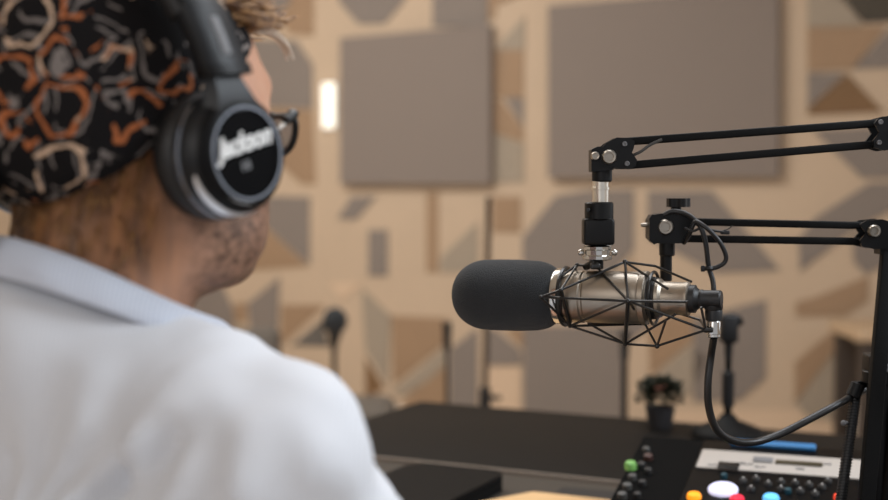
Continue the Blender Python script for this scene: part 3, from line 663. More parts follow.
path = [(714, 337, Yc), (711, 356, 1.225), (708, 382, 1.225), (709, 408, 1.23), (717, 430, 1.235), (734, 441, 1.245), (755, 442, 1.26), (780, 434, 1.27), (812, 418, 1.28), (842, 402, 1.295), (856, 394, 1.33), (880, 385, 1.35), (900, 395, 1.36), (908, 440, 1.37)]
t = MB(); t.tube(spline([P(*p_) for p_ in path], 8), .0037, 12); o = t.build('microphone_cable', mat('cable_black', (26, 25, 25), .35), None)
tag(o, 'thick black cable hanging in a loop from the microphone plug', 'cable')

# ================================================================ UPPER BOOM ARM
YB = 1.25
def PB(px, py, dy=0): return P(px, py, YB+dy)
def plate(pts, y0, y1):
    """flat outline in photo coordinates at the arm's plane, as a plate of given depth range"""
    t = MB(); q = [P(x, y, YB) for x, y in pts]
    R = Matrix((Vector((1, 0, 0)), Vector((0, 0, 1)), Vector((0, -1, 0)))).transposed()
    t.prism([(v.x, v.z) for v in q], -(y1), -(y0), R, (0, YB, 0)); return t
M_screw = mat('screw_nickel', (168, 160, 148), .32, 1)
def screw(pt, r, par, L=.005, m=M_screw, nm='screw', d=(0, -1, 0)):
    t = MB(); t.lathe([(r, 0), (r, L*.6), (r*.8, L), (r*.55, L*.95), (r*.5, L*.7), (0, L*.7)], pt, d, 24); return t.build(nm, m, par)
ub = empty('boom_arm', PB(903, 560), 'upper black boom arm carrying the silver microphone', 'boom arm')
# vertical coupling
def vcyl(px, y0, y1, r, m, nm, par, Y=YB, px1=None, seg=28, ang=35):
    t = MB(); t.cyl(P(px, y1, Y), P(px1 if px1 else px, y0, Y), r*S, seg=seg); return t.build(nm, m, par, ang=ang)
vcyl(602, 155, 182, 10.3, M_black, 'swivel_socket', ub)
vcyl(600.5, 178, 206, 8.2, M_brass, 'metal_post', ub)
t = MB(); t.cyl(P(600.5, 187, YB), P(600.5, 190, YB), .0086); t.build('post_ring', M_brass, ub)
vcyl(599, 202, 220, 14.5, M_black, 'swivel_collar', ub, seg=36)
t = MB(); t.box((P(598, 231.5, YB)), (31*S, 26*S, 27*S), None, .003); t.build('swivel_block', M_black, ub)
t = MB(); t.cyl(P(588, 210, YB-.014), P(588, 210, YB-.009), .002); t.build('set_screw', M_rubber, ub)
for px in (591, 606):
    vcyl(px, 243, 250, 6, M_chrome, 'thumb_nut', ub)
t = MB(); t.lathe([(13*S, 0), (15.5*S, .001), (15.5*S, .004), (13*S, .005), (13*S, .0095), (14.5*S, .0105), (14.5*S, .013), (10*S, .0145)], P(597.5, 260, YB), (0, 0, 1), 14); t.build('knurled_ring', M_chrome, ub, ang=25)
for px, sg in ((581.5, -1), (614, 1)):
    t = MB(); t.cyl(P(597.5+sg*14, 252.5, YB), P(px, 252.5, YB), .0018); t.ball(P(px+sg*.5, 252.5, YB), .0033, 12, 8); t.build('side_screw', M_chrome, ub)
vcyl(597.5, 259, 269, 6, M_black, 'swivel_stub', ub)
# elbow joint
t = plate([(590, 162), (590, 150), (596, 147), (606, 147), (612, 152), (612, 170), (590, 172)], -.012, .012); t.build('knuckle', M_black, ub, ang=30)
for y0, y1 in ((-.013, -.0095), (.0095, .013)):
    t = plate([(597, 152), (604, 144), (615, 138), (628, 138.5), (633, 142), (632, 148), (630, 153), (635, 160), (634, 166), (630, 169), (618, 169), (600, 165)], y0, y1); t.build('joint_plate', M_black, ub, ang=30)
screw(PB(609, 157, -.013), .0072, ub); screw(PB(595, 156, -.012), .0042, ub)
for x, y in ((624.5, 144), (627, 163.5)): screw(PB(x, y, -.013), .0024, ub, .002, M_greyprint, 'rivet')
def bar(px0, py0, px1, py1, w, par, Y0=YB, Y1=None, m=M_blackmatte, nm='tube', d=.009):
    Y1 = Y1 or Y0; a = P(px0, py0, Y0); b = P(px1, py1, Y1); t = MB(); R = frame_from(b-a, (0, 1, 0))
    t.box((a+b)/2, (d, w*S, (b-a).length), R, .0015); return t.build(nm, m, par)
bar(622, 142, 880, 123, 8, ub); bar(626, 165.5, 880, 144, 8, ub)
t = MB(); t.tube(spline([PB(631, 156, -.006), PB(640, 152, -.008), PB(650, 145, -.007), (PB(662, 139.5, -.007))], 6), .0015, 8); t.build('tension_wire', mat('wire_grey', (62, 60, 58), .4), ub)
for y0, y1 in ((-.013, -.0095), (.0095, .013)):
    t = plate([(870, 124), (874, 119), (886, 116), (900, 115), (912, 122), (914, 135), (904, 148), (880, 151), (870, 148), (869, 141), (875, 133)], y0, y1); t.build('joint_plate', M_black, ub, ang=30)
for x, y in ((880.5, 122), (879, 142.5)): screw(PB(x, y, -.013), .0024, ub, .002, M_greyprint, 'rivet')
screw(PB(901, 130, -.013), .007, ub)
# second segment of the upper boom, down to its base right of the frame
bar(900, 132, 930, 560, 8, ub, YB+.0, YB+.02); bar(908, 130, 944, 560, 8, ub, YB+.0, YB+.02)
bz = P(937, 560, YB+.02); cbx = Vector((bz.x, bz.y, .751))
t = MB(); t.cyl(cbx, bz+Vector((0, 0, .02)), .014); t.build('base_post', M_black, ub)
t = MB(); t.box(cbx+Vector((0, 0, .006)), (.05, .06, .012), None, .003); t.build('clamp', M_black, ub)
ub.location = cbx
for ch in ub.children: ch.location = PB(903, 560)-cbx

# ================================================================ LOWER BOOM ARM
YL = 1.31; SL = YL/FPX
def PL(px, py, dy=0): return P(px, py, YL+dy)
base_pt = Vector((P(880, 378, YL+.005).x, YL+.005, .751))
lb = empty('boom_arm', base_pt, 'lower black boom arm with a knob on its head and upright post', 'boom arm')
def plateL(pts, y0, y1):
    t = MB(); q = [P(x, y, YL) for x, y in pts]
    R = Matrix((Vector((1, 0, 0)), Vector((0, 0, 1)), Vector((0, -1, 0)))).transposed()
    t.prism([(v.x, v.z) for v in q], -(y1), -(y0), R, (0, YL, 0)); return t
t = plateL([(647, 220), (650, 215), (662, 213), (684, 214), (690, 218), (690, 238), (683, 243), (652, 243), (647, 238)], -.011, .011); t.build('head_block', M_black, lb, ang=30)
t = plateL([(647, 218), (650, 214), (658, 216), (660, 240), (652, 244), (647, 240)], -.015, -.011); t.build('head_plate', M_black, lb, ang=30)
screw(PL(665, 227, -.011), .0082, lb); screw(PL(643, 225, 0)+Vector((.006, 0, 0)), .0022, lb, .008, M_screw, 'side_pin', (-1, 0, 0))
vcyl(676, 205, 215, 5.5, M_black, 'knob_stem', lb, YL)
t = MB()
kp = P(678, 207, YL)
ring = []
for k in range(48):
    a = 2*PI*k/48; r = .0112*(1+.12*math.cos(5*a)); ring.append((r*math.cos(a), r*math.sin(a)))
t.prism(ring, 0, .0088, Matrix.Identity(3), kp); t.build('knob', M_black, lb, ang=50)
vcyl(667, 242, 256, 8.3, M_black, 'socket', lb, YL)
vcyl(666, 254, 281, 6.3, M_black, 'threaded_holder', lb, YL)
def barL(px0, py0, px1, py1, w, Y0=YL, Y1=None, nm='tube', d=.009, m=M_blackmatte):
    Y1 = Y1 or Y0; a = P(px0, py0, Y0); b = P(px1, py1, Y1); t = MB(); R = frame_from(b-a, (0, 1, 0))
    t.box((a+b)/2, (d, w*SL, (b-a).length), R, .0015); return t.build(nm, m, lb)
barL(684, 221.5, 862, 225.5, 7.4); barL(684, 238.5, 862, 241.5, 7.4)
for y0, y1 in ((-.013, -.0095), (.0095, .013)):
    t = plateL([(856, 224), (862, 220.5), (878, 219), (888, 222), (894, 228), (894, 244), (884, 248), (870, 248.5), (858, 246), (856, 240), (862, 233)], y0, y1); t.build('joint_plate', M_black, lb, ang=30)
screw(PL(873.5, 231, -.013), .0066, lb)
t = plateL([(877, 224), (888, 221), (905, 228), (906, 254), (877, 254)], -.0095, .0095); t.build('bracket', M_black, lb, ang=30)
# lower segment: two square tubes coming down to the base post
barL(890, 238, 861, 560, 15, YL-.002, YL-.05, d=.011); barL(903, 240, 884, 560, 9, YL+.012, YL-.02, d=.011)
pt = P(880, 378, YL+.005)
t = MB(); t.cyl((pt.x, pt.y, .76), (pt.x, pt.y, pt.z), .016, .013, 28); t.build('base_post', M_black, lb)
t = MB(); t.cyl((pt.x, pt.y, pt.z-.005), (pt.x, pt.y, pt.z+.008), .018, .018, 28); t.build('post_collar', M_black, lb)
t = MB(); t.box((pt.x, pt.y, pt.z+.014), (.03, .028, .022), None, .003); t.build('pivot_block', M_black, lb)
screw(Vector((pt.x+.004, pt.y-.015, pt.z+.012)), .005, lb, .004, M_greyprint)
t = MB(); t.box((pt.x, pt.y, .758), (.05, .046, .014), None, .003); t.build('clamp', M_black, lb)
# tension spring on the left of the post
a = P(856, 392, YL+.005); b = P(838, 520, YL-.03); dd = (b-a); nn = 260; R = frame_from(dd)
t = MB(); t.tube([a+dd*(k/nn)+R@Vector((math.cos(k*1.05)*.0052, math.sin(k*1.05)*.0052, 0)) for k in range(nn+1)], .0009, 6); t.build('spring', M_black, lb)
t = MB(); t.cyl(a, b, .005); t.build('spring_core', M_rubber, lb)
t = MB(); t.cyl(P(858, 384, YL+.005), P(852, 398, YL+.002), .0075); t.build('spring_end', M_black, lb)
t = MB(); t.cyl(P(857, 422, YL), P(843, 423, YL-.008), .0014); t.ball(P(843.5, 423, YL-.008), .003, 10, 8); t.build('tension_screw', M_greyprint, lb)
barL(853, 385, 872, 383, 7, YL+.01, YL+.02, 'spring_bracket')

# cable of the lower arm, tied in a loop
YK = 1.285
mc = mat('cable_dark', (24, 24, 26), .35)
path = [(664, 215, 1.30), (672, 211.5, 1.297), (684, 213, 1.292), (695, 220, 1.285), (702, 230, 1.28), (706, 245, 1.28), (708, 262, 1.282), (709.5, 270, 1.282), (713, 282, 1.28), (714, 300, 1.275), (714, 337, 1.262), (711, 356, 1.25), (708, 382, 1.245), (709, 408, 1.25), (717, 429, 1.252), (734, 440, 1.262), (755, 441, 1.275), (780, 433, 1.285), (812, 417, 1.295)]
t = MB(); t.tube(spline([P(*p_) for p_ in path], 8), .0026, 10); o = t.build('looped_cable', mc, None); tag(o, 'thin black cable arching over the knob of the lower boom arm', 'cable')
path = [(684, 243, 1.30), (690, 233, 1.285), (695, 222, 1.28), (704, 226, 1.275), (713, 234, 1.274), (721, 244, 1.274), (726, 256, 1.275), (724, 263, 1.276), (716, 267.5, 1.276), (709, 268.5, 1.277)]
t = MB(); t.tube(spline([P(*p_) for p_ in path], 8), .0023, 10); o = t.build('cable_loop', mc, None); tag(o, 'short cable loop tied back just right of the lower arm head', 'cable')
t = MB(); c0 = P(708.5, 268.5, 1.279); t.lathe([(.0052, -.002), (.006, 0), (.0052, .002)], c0, (0, 0, 1), 16); t.box(c0+Vector((-.006, -.002, 0)), (.004, .004, .006), None, .001); o = t.build('cable_tie', M_rubber, None); tag(o, 'black tie binding the loop to the thin cable', 'cable tie')
t = MB(); t.tube(spline([P(685, 228, 1.285), P(693, 231, 1.28), P(702, 228, 1.28), P(716, 231, 1.28), P(728, 232.5, 1.285)], 6), .0013, 8); t.tube(spline([P(722, 231, 1.285), P(728, 229, 1.28), P(732, 226, 1.276)], 4), .0006, 6)
t.box(P(725, 232.5, 1.284), (.009, .004, .004), None, .001); o = t.build('thin_wire', M_rubber, None); tag(o, 'thin wire with a small tie end beside the lower arm tubes', 'wire')

#MAN-BEGIN
# ================================================================ THE MAN
HA = math.radians(54)                                   # direction he faces, turned away from the camera
Hc = P(134, 122, .90)
def frame(yw, pitch=0, roll=0):
    return Matrix.Rotation(yw, 3, 'Z') @ Matrix.Rotation(pitch, 3, 'Y') @ Matrix.Rotation(roll, 3, 'X')
RH = frame(HA, math.radians(-6)); HM = np.array(RH)
def Hp(x, y, z): return Hc+RH@Vector((x, y, z))         # head frame: x forward, y to his left, z up
def to_world(V, R, o): return V@np.array(R).T+np.array(o)
NB = Vector(Hc)+frame(HA)@Vector((-.036, 0, 0)); NB.z = Hc.z-.165
BA = math.radians(50)
RBd = frame(BA)
def Bp(x, y, z): return NB+RBd@Vector((x, y, z))
def b2h(x, y, z): return RH.transposed()@(Bp(x, y, z)-Hc)

man = empty('person', (NB.x, NB.y, 0), 'person in a pale shirt and patterned bandana seen from behind, facing the microphone', 'person')

def head_f(p, neck=True):
    x, y, z = p; ya = np.abs(y); ps = (x, ya, z)
    d = ell(p, (-.008, 0, .030), (.104, .081, .088))
    d = su(d, ell(p, (.032, 0, -.028), (.064, .075, .092)), .03)
    d = su(d, ell(p, (.022, 0, -.086), (.060, .070, .038)), .025)          # jaw
    d = su(d, ell(ps, (.012, .062, -.076), (.026, .013, .032)), .02)          # jaw angle
    d = su(d, ell(p, (.070, 0, -.108), (.020, .028, .018)), .02)            # chin
    d = su(d, ell(ps, (.056, .044, -.028), (.026, .022, .018)), .02)        # cheekbone
    d = su(d, ell(ps, (.078, .026, .020), (.014, .026, .010)), .014)        # brow
    d = ss(d, ell(ps, (.096, .032, -.002), (.018, .016, .011)), .012)       # eye socket
    d = su(d, ell(ps, (.079, .032, -.002), (.013, .013, .0125)), .002)      # lidded eye
    d = su(d, cap(p, (.088, 0, .004), (.111, 0, -.036), .007, .011), .012)  # nose
    d = su(d, ell(ps, (.098, .012, -.040), (.010, .008, .008)), .006)
    d = su(d, ell(p, (.084, 0, -.064), (.010, .022, .006)), .006)           # lips
    d = su(d, ell(p, (.082, 0, -.074), (.010, .020, .007)), .006)
    d = ss(d, ell(p, (.098, 0, -.069), (.010, .022, .0018)), .002)
    e = ell(ps, (-.006, .080, -.008), (.020, .009, .033)); e = ss(e, ell(ps, (-.003, .089, -.006), (.011, .008, .019)), .006)
    d = su(d, e, .005)
    if neck:
        a = np.array(b2h(-.012, 0, -.03)); d = su(d, cap(p, (-.026, 0, -.045), a, .057, .061), .025)
        d = su(d, cap(ps, (-.01, .055, -.05), tuple(np.array(b2h(.012, .02, -.01))), .014, .012), .03)
        for sg in (-1, 1): d = su(d, cap(p, tuple(b2h(-.01, 0, -.02)), tuple(b2h(-.01, sg*.11, -.065)), .05, .04), .03)
        d = su(d, ell(p, tuple(b2h(0, 0, -.09)), (.08, .10, .06)), .03)
    return d
# hands: palm and five separate fingers, built at the wrist
def hand_parts(sg):
    fing = [((.088, .030), .072, .0088, .10), ((.094, .010), .080, .0088, .0), ((.090, -.010), .074, .0084, -.04), ((.080, -.028), .058, .0076, -.12)]
    def f(p):
        x, y, z = p; y = y*sg
        q = (x, y, z)
        d = ell(q, (.050, 0, .0), (.052, .042, .0145)); d = su(d, cap(q, (-.09, 0, .012), (.012, 0, .004), .030, .024), .02)
        for (bx, by), L, r, spl in fing:
            k1 = (bx-.008, by, .002); a1 = .25; p1 = (k1[0]+L*.45, by+spl*L*.45, .002-.004); p2 = (p1[0]+L*.32*math.cos(.5), p1[1]+spl*L*.3, p1[2]-L*.32*math.sin(.5)*.6); p3 = (p2[0]+L*.25*math.cos(.9), p2[1]+spl*L*.2, p2[2]-L*.25*math.sin(.9)*.5)
            d = su(d, cap(q, k1, p1, r*1.05, r), .005); d = su(d, cap(q, p1, p2, r, r*.93), .002); d = su(d, cap(q, p2, p3, r*.93, r*.82), .002)
        t0, t1, t2, t3 = (.018, .028, .0), (.046, .052, -.004), (.070, .062, -.007), (.090, .064, -.010)
        d = su(d, cap(q, t0, t1, .015, .011), .01); d = su(d, cap(q, t1, t2, .011, .0098), .002); d = su(d, cap(q, t2, t3, .0098, .0088), .002)
        return d
    return f
joints = {}; hands = []
for sg in (-1, 1):                      # -1 his right
    sh = Bp(0.0, sg*.173, -.067); wr = Bp(.33, sg*.10, 0); wr.z = .790
    el = Bp(.05, sg*.222, 0); el.z = .815
    joints[sg] = (sh, el, wr)
    dz = Vector((wr-el)); dz.z = 0; yw = math.atan2(dz.y, dz.x)
    hands.append((hand_parts(1 if sg < 0 else -1), frame(yw, math.radians(5)), wr+Vector((0, 0, -.012))))
def body_f(p):
    """whole upper body in the body frame: torso, arms, then head and hands blended in where they are"""
    F = ell(p, (-.01, 0, -.20), (.10, .15, .20))
    for sg in (-1, 1):
        sh, el, wr = [tuple(RBd.transposed()@(v-NB)) for v in joints[sg]]
        F = su(F, cap(p, sh, el, .048, .038), .04); F = su(F, cap(p, el, wr, .036, .024), .01)
        F = su(F, cap(p, (-.02, sg*.02, -.05), sh, .04, .045), .03)
    g = [p[0][:, 0, 0], p[1][0, :, 0], p[2][0, 0, :]]
    def blend(fn, R, o, box, k):
        M = np.array(RBd.transposed()@R); t_ = np.array(RBd.transposed()@(Vector(o)-NB))
        cs = np.array([[x_, y_, z_] for x_ in box[0] for y_ in box[1] for z_ in box[2]])@M.T+t_
        sl = tuple(slice(max(0, np.searchsorted(g[i], cs[:, i].min())), np.searchsorted(g[i], cs[:, i].max())) for i in range(3))
        q = [g[0][sl[0]][:, None, None]-t_[0], g[1][sl[1]][None, :, None]-t_[1], g[2][sl[2]][None, None, :]-t_[2]]
        l = [q[0]*M[0, i]+q[1]*M[1, i]+q[2]*M[2, i] for i in range(3)]
        F[sl] = su(F[sl], fn(l), k)
    blend(head_f, RH, Hc, ((-.14, .135), (-.12, .12), (-.24, .14)), .008)
    for fn, R, o in hands: blend(fn, R, o, ((-.10, .20), (-.085, .085), (-.04, .06)), .008)
    return F
Vb, Qb = surface(body_f, (-.18, -.37, -.42), (.62, .37, .32), .0034)
Wb = to_world(Vb, RBd, NB); Vh = (Wb-np.array(Hc))@np.array(RH)
# paint masks (stubble on jaw, short hair at nape and sides) from position
x, y, z = Vh.T
nz = wob((x, y, z), 160, .4)
stub = ramp(-.070, -.030, x-.03*ramp(-.03, -.09, z)+.002*nz)*ramp(-.018, -.05, z+.008*nz)*ramp(-.160, -.120, z)
stub *= 1-.8*ramp(.075, .090, x)*ramp(-.055, -.045, z)
nape = ramp(.018, -.018, x+.3*(z+.05)+.006*nz)*ramp(-.135, -.075, z+.010*nz)*ramp(.075, .055, z*0+np.where(x > -.02, .9, 0)*0)
nape = ramp(-.012, -.050, x+.10*(z+.05)+.006*nz)*ramp(-.150, -.060, z+.35*np.maximum(x+.05, 0)*-1+.010*nz)
body = sdf_obj('body', [(Wb, Qb)], M_skin, man, {'stubble': stub, 'hairline': nape})

# shirt: one continuous cloth surface in the body frame
bR = RBd.transposed()
def loc(v): return tuple(bR@(Vector(v)-NB))
def shirt_f(p):
    x, y, z = p; ya = np.abs(y); ps = (x, ya, z)
    d = ell(p, (-.015, 0, -.24), (.125, .172, .24))
    d = su(d, ell(ps, (-.045, .085, -.15), (.075, .085, .13)), .05)         # shoulder blades
    d = su(d, ell(p, (.01, 0, -.42), (.118, .158, .16)), .06)               # waist
    d = su(d, cap(ps, (-.005, .07, -.016), (-.01, .155, -.052), .056, .056), .045)
    d = su(d, ell(ps, (.022, .122, -.046), (.046, .060, .066)), .03)
    d = su(d, ell(p, (-.045, 0, .002), (.060, .070, .070)), .035)   # trapezius
    for sg in (-1, 1):
        sh, el, wr = [loc(v) for v in joints[sg]]
        d = su(d, cap(p, sh, el, .066, .054), .04); d = su(d, cap(p, el, wr, .050, .036), .02)
    # folds: fan out from the armpit and shoulder seam, plus soft overall undulation
    f = .0035*wob((x, y, z), 26, .7)+.0015*wob((x, y, z), 75, 1.9)+.0012*wob((x, y, z), 130, .2)
    for sg in (-1, 1):
        sh, el, wr = [loc(v) for v in joints[sg]]
        u = sg*(y-sh[1]); zz = z-sh[2]
        ang = np.arctan2(-(zz+.02), u+.11+.25*(x-sh[0])); w = np.exp(-((u-.0)**2+(zz+.03)**2)/.011)
        f = f+.0085*w*np.sin(ang*11+2.2*np.sin(14*x+3*z)+.6)
        seam = np.abs(u+.035+.25*zz-.9*zz*zz*2); f = f-.0045*np.exp(-(seam/.007)**2)*np.exp(-(zz+.02)**2/.01)
    f = f+.0045*np.sin(ya*175+45*z+3.2*np.sin(17*x+9*z))*np.exp(-((ya-.17)/.075)**2)*ramp(.0, -.04, z)*np.where(x < .09, 1, 0)
    f = f+.0032*np.sin(ya*60-120*z+2*np.sin(30*ya))*np.exp(-((ya-.12)/.06)**2)*np.exp(-((z+.06)/.05)**2)
    f = f+.004*np.exp(-((z+.14+.2*ya)**2)/.0004)*np.where(x < 0, 1, 0)     # back yoke seam
    d = d-.003-f
    nk = ell(p, (.012, 0, .03), (.070, .064, .10)); d = ss(d, nk, .006)
    cut = cap(p, loc(joints[-1][2]), loc(joints[-1][2]+(joints[-1][2]-joints[-1][1]).normalized()*.1), .05); d = ss(d, cut, .004)
    cut = cap(p, loc(joints[1][2]), loc(joints[1][2]+(joints[1][2]-joints[1][1]).normalized()*.1), .05); d = ss(d, cut, .004)
    d = np.maximum(d, -(z+.56)); return d
Vs, Qs = surface(shirt_f, (-.22, -.38, -.58), (.50, .38, .10), .0048)
sdf_obj('shirt', [(to_world(Vs, RBd, NB), Qs)], M_shirt, man, smooth_iter=1)

# folded collar following the neck, open at the throat
def collar():
    t = MB(); rows = []; nA = 64; a0 = math.radians(20)
    for i in range(nA+1):
        a = a0+(2*PI-2*a0)*i/nA                     # 0 = throat, pi = nape
        c, s_ = math.cos(a), math.sin(a); back = .5-.5*c
        w = .0015*math.sin(9*a)+.001*math.sin(17*a+1)
        tz = .028+.062*back**1.7; rx = .074; ry = .072
        inner0 = Vector((.010+rx*.93*c, ry*.93*s_, tz-.030)); top = Vector((.008+rx*c, ry*s_, tz+.001*math.sin(5*a)))
        mid = Vector((.007+(rx+.006)*c, (ry+.006)*s_, tz+.001)); dr = .024+.016*(1-back)**3
        low = Vector((.006+(rx+.022+.010*(1-back))*c, (ry+.022+.01*(1-back))*s_, tz-dr)); low2 = Vector((.006+(rx+.018)*c, (ry+.018)*s_, tz-dr+.0015))
        h = (mid+low)/2+Vector((c, s_, 0))*(.005+w)
        rows.append([inner0, top, mid, h, low, low2])
    m = len(rows[0])
    vs = [NB+RBd@v for r_ in rows for v in r_]
    fs = [(i*m+j, i*m+j+1, (i+1)*m+j+1, (i+1)*m+j) for i in range(nA) for j in range(m-1)]
    t.add(vs, fs); o = t.build('collar', M_collar, man, ang=80)
    so = o.modifiers.new('solid', 'SOLIDIFY'); so.thickness = .0022; su_ = o.modifiers.new('sub', 'SUBSURF'); su_.levels = su_.render_levels = 2
collar()

# bandana over the back of the head
def cap_f(p):
    x, y, z = p
    d = ell(p, (-.012, 0, .032), (.107, .085, .095)); d = su(d, ell(p, (-.045, 0, -.005), (.072, .070, .055)), .03)
    d = d-.0012*wob(p, 70, .3)-.0016*np.sin(150*(z-.5*x)+2*np.sin(22*y))*np.exp(-((z-.62*x-.022)/.018)**2)
    pl = .010+.62*x+.06*np.abs(y)-z
    d = np.maximum(d, pl); d = ss(d, head_f(p, False)+.003, .001)
    return np.maximum(d, x-.052)
Vc, Qc = surface(cap_f, (-.135, -.10, -.08), (.08, .10, .14), .0028)
sdf_obj('bandana', [(to_world(Vc, RH, Hc), Qc)], M_cap, man)
t = MB()                                # knot of the bandana at the nape, out of the frame on the left
t.ball(Hp(-.118, .01, -.03), .014, 16, 10, (.8, 1.2, .9), RH)
for k, (dy, dz) in enumerate(((.03, -.045), (-.012, -.055))):
    q = spline([Hp(-.12, .01, -.03), Hp(-.135, .01+dy*.5, -.045), Hp(-.128, .01+dy, -.03+dz)], 5); t.tube(q, [.006, .008, .009, .010, .011, .012, .012, .011, .010, .008, .003][:len(q)], 8)
t.build('bandana_knot', M_cap, man)

# hair: curly fringe in front of the bandana, short strands on the nape
def strands(name, roots, fn, r):
    t = MB()
    for rt in roots: t.tube(fn(rt), r, 5)
    return t.build(name, M_hair, man)
rnd = random.Random(11)
def skull_pt(th, ph, k=1.0):  # th: angle from forward, ph: elevation
    return Vector((-.010+.099*k*math.cos(ph)*math.cos(th), .077*k*math.cos(ph)*math.sin(th), .030+.086*k*math.sin(ph)))
t = MB()
for i in range(760):
    th = rnd.uniform(-1.2, 1.1); ph = rnd.uniform(.36, 1.15)
    b = skull_pt(th, ph); n_ = (b-Vector((-.01, 0, .03))).normalized(); side = n_.cross(Vector((0, 0, 1))).normalized()
    L = rnd.uniform(.026, .055); w = rnd.uniform(-1, 1); f_ = rnd.uniform(.3, 1); pts = []
    for k in range(7):
        u = k/6; pts.append(Vector(Hp(*(b+n_*L*(.55*u-.25*u*u)+Vector((f_, 0, -.15)).normalized()*L*u*.75+side*w*L*.4*math.sin(2.2*u)+Vector((0, 0, .003*math.sin(4*u+w*3)))))))
    t.tube(pts, [.0011, .0012, .0012, .0011, .001, .0008, .0004], 5)
t.build('fringe_hair', M_hair, man)
t = MB()
for i in range(1300):
    th = PI+rnd.uniform(-1.75, 1.75); zz = rnd.uniform(-.095, -.0)
    # march onto the head surface from outside
    lo_, hi_ = 0.0, .16
    for _ in range(16):
        mdl = (lo_+hi_)/2; v = float(head_f((np.float64(-.02+mdl*math.cos(th)), np.float64(mdl*math.sin(th)), np.float64(zz))))
        if v < 0: lo_ = mdl
        else: hi_ = mdl
    if -.02+lo_*math.cos(th) > -.022-.3*(-zz): continue
    b = Vector((-.02+lo_*math.cos(th), lo_*math.sin(th), zz)); n_ = Vector((math.cos(th), math.sin(th), .1)).normalized()
    if rnd.random() > 1.25+zz*9 : continue
    L = rnd.uniform(.008, .014); d_ = (Vector((-.45, 0, -1))+n_*.16).normalized()
    t.tube([Vector(Hp(*(b-n_*.001))), Vector(Hp(*(b+d_*L*.5+n_*.001))), Vector(Hp(*(b+d_*L)))], [.0004, .00035, .0002], 4)
t.build('nape_hair', M_hair, man)
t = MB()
for k in range(9):       # wisp of hair, window light put into its pale colour
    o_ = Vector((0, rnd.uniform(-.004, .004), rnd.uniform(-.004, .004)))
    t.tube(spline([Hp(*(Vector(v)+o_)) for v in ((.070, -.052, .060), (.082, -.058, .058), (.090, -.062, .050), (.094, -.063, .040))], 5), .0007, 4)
o = t.build('hair_wisp', mat('lit_hair_tint', (214, 200, 182), .5), man); o['label'] = 'wisp of hair coloured pale as if lit'

# trousers and shoes (below the frame)
hips = Bp(-.02, 0, 0); hips.z = .545
def tr_f(p):
    d = ell(p, (-.0, 0, 0), (.13, .175, .115))
    for sg in (-1, 1):
        d = su(d, cap(p, (.02, sg*.085, -.02), (.42, sg*.12, -.045), .085, .062), .05); d = su(d, cap(p, (.42, sg*.12, -.045), (.45, sg*.13, -.445), .062, .046), .02)
    d = d-.003*wob(p, 30, .5); return np.maximum(d, -(p[2]+.46))
Vt, Qt = surface(tr_f, (-.17, -.22, -.48), (.54, .22, .14), .010)
sdf_obj('trousers', [(to_world(Vt, RBd, hips), Qt)], M_trouser, man)
for sg in (-1, 1):
    def sh_f(p):
        d = su(cap(p, (-.03, 0, .045), (.12, 0, .032), .040, .034), ell(p, (.0, 0, .08), (.045, .038, .05)), .02); return np.maximum(d, -p[2])
    V_, Q_ = surface(sh_f, (-.09, -.06, -.01), (.18, .06, .14), .006); o_ = hips+RBd@Vector((.445, sg*.13, 0)); o_.z = 0.002
    sdf_obj('shoe', [(to_world(V_, RBd, o_), Q_)], M_shoe, man)
# stool under him
so_ = Vector((hips.x, hips.y, 0)); st = empty('stool', so_, 'round black studio stool under the seated person', 'stool')
t = MB(); t.lathe([(0, .375), (.17, .375), (.185, .39), (.185, .42), (.17, .436), (0, .44)], so_, seg=40); t.build('seat', M_pad, st)
t = MB(); t.cyl(so_+Vector((0, 0, .05)), so_+Vector((0, 0, .376)), .022); t.build('column', M_chrome, st)
for k in range(5):
    a = k*2*PI/5+.3; e_ = so_+Vector((.24*math.cos(a), .24*math.sin(a), .05)); t = MB(); t.cyl(so_+Vector((0, 0, .075)), e_, .018, .012); lg = t.build('leg', M_black, st)
    t = MB(); t.cyl(e_+Vector((-.012*math.sin(a), .012*math.cos(a), -.024)), e_+Vector((.012*math.sin(a), -.012*math.cos(a), -.024)), .025); t.build('castor', M_rubber, lg)

# ---------------------------------------------------------------- headphones
M_highlight = mat('highlight_silver', (222, 224, 228), .3, .55)
hp = empty('headphones', Hp(0, 0, .13), 'black over ear headphones with white lettering worn over the bandana', 'headphones')
def Hv(v): return Hp(*v)
def crescent(c, out, xd, SX, SY, cup):  # reflection on the glossy cup, modelled as pale silver arcs
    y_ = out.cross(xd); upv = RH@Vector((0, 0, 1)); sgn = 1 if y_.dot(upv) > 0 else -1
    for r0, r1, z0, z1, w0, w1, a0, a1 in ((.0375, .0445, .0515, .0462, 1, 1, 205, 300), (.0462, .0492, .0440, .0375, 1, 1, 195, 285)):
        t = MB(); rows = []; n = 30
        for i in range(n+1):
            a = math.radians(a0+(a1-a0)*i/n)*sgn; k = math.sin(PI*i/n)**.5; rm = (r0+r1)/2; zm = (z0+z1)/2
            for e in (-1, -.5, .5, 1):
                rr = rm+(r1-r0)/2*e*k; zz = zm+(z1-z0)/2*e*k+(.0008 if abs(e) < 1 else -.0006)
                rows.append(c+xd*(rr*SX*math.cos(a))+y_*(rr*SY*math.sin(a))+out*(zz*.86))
        t.add(rows, [(i*4+j, i*4+j+1, (i+1)*4+j+1, (i+1)*4+j) for i in range(n) for j in range(3)]); t.build('highlight_crescent', M_highlight, cup, ang=80)
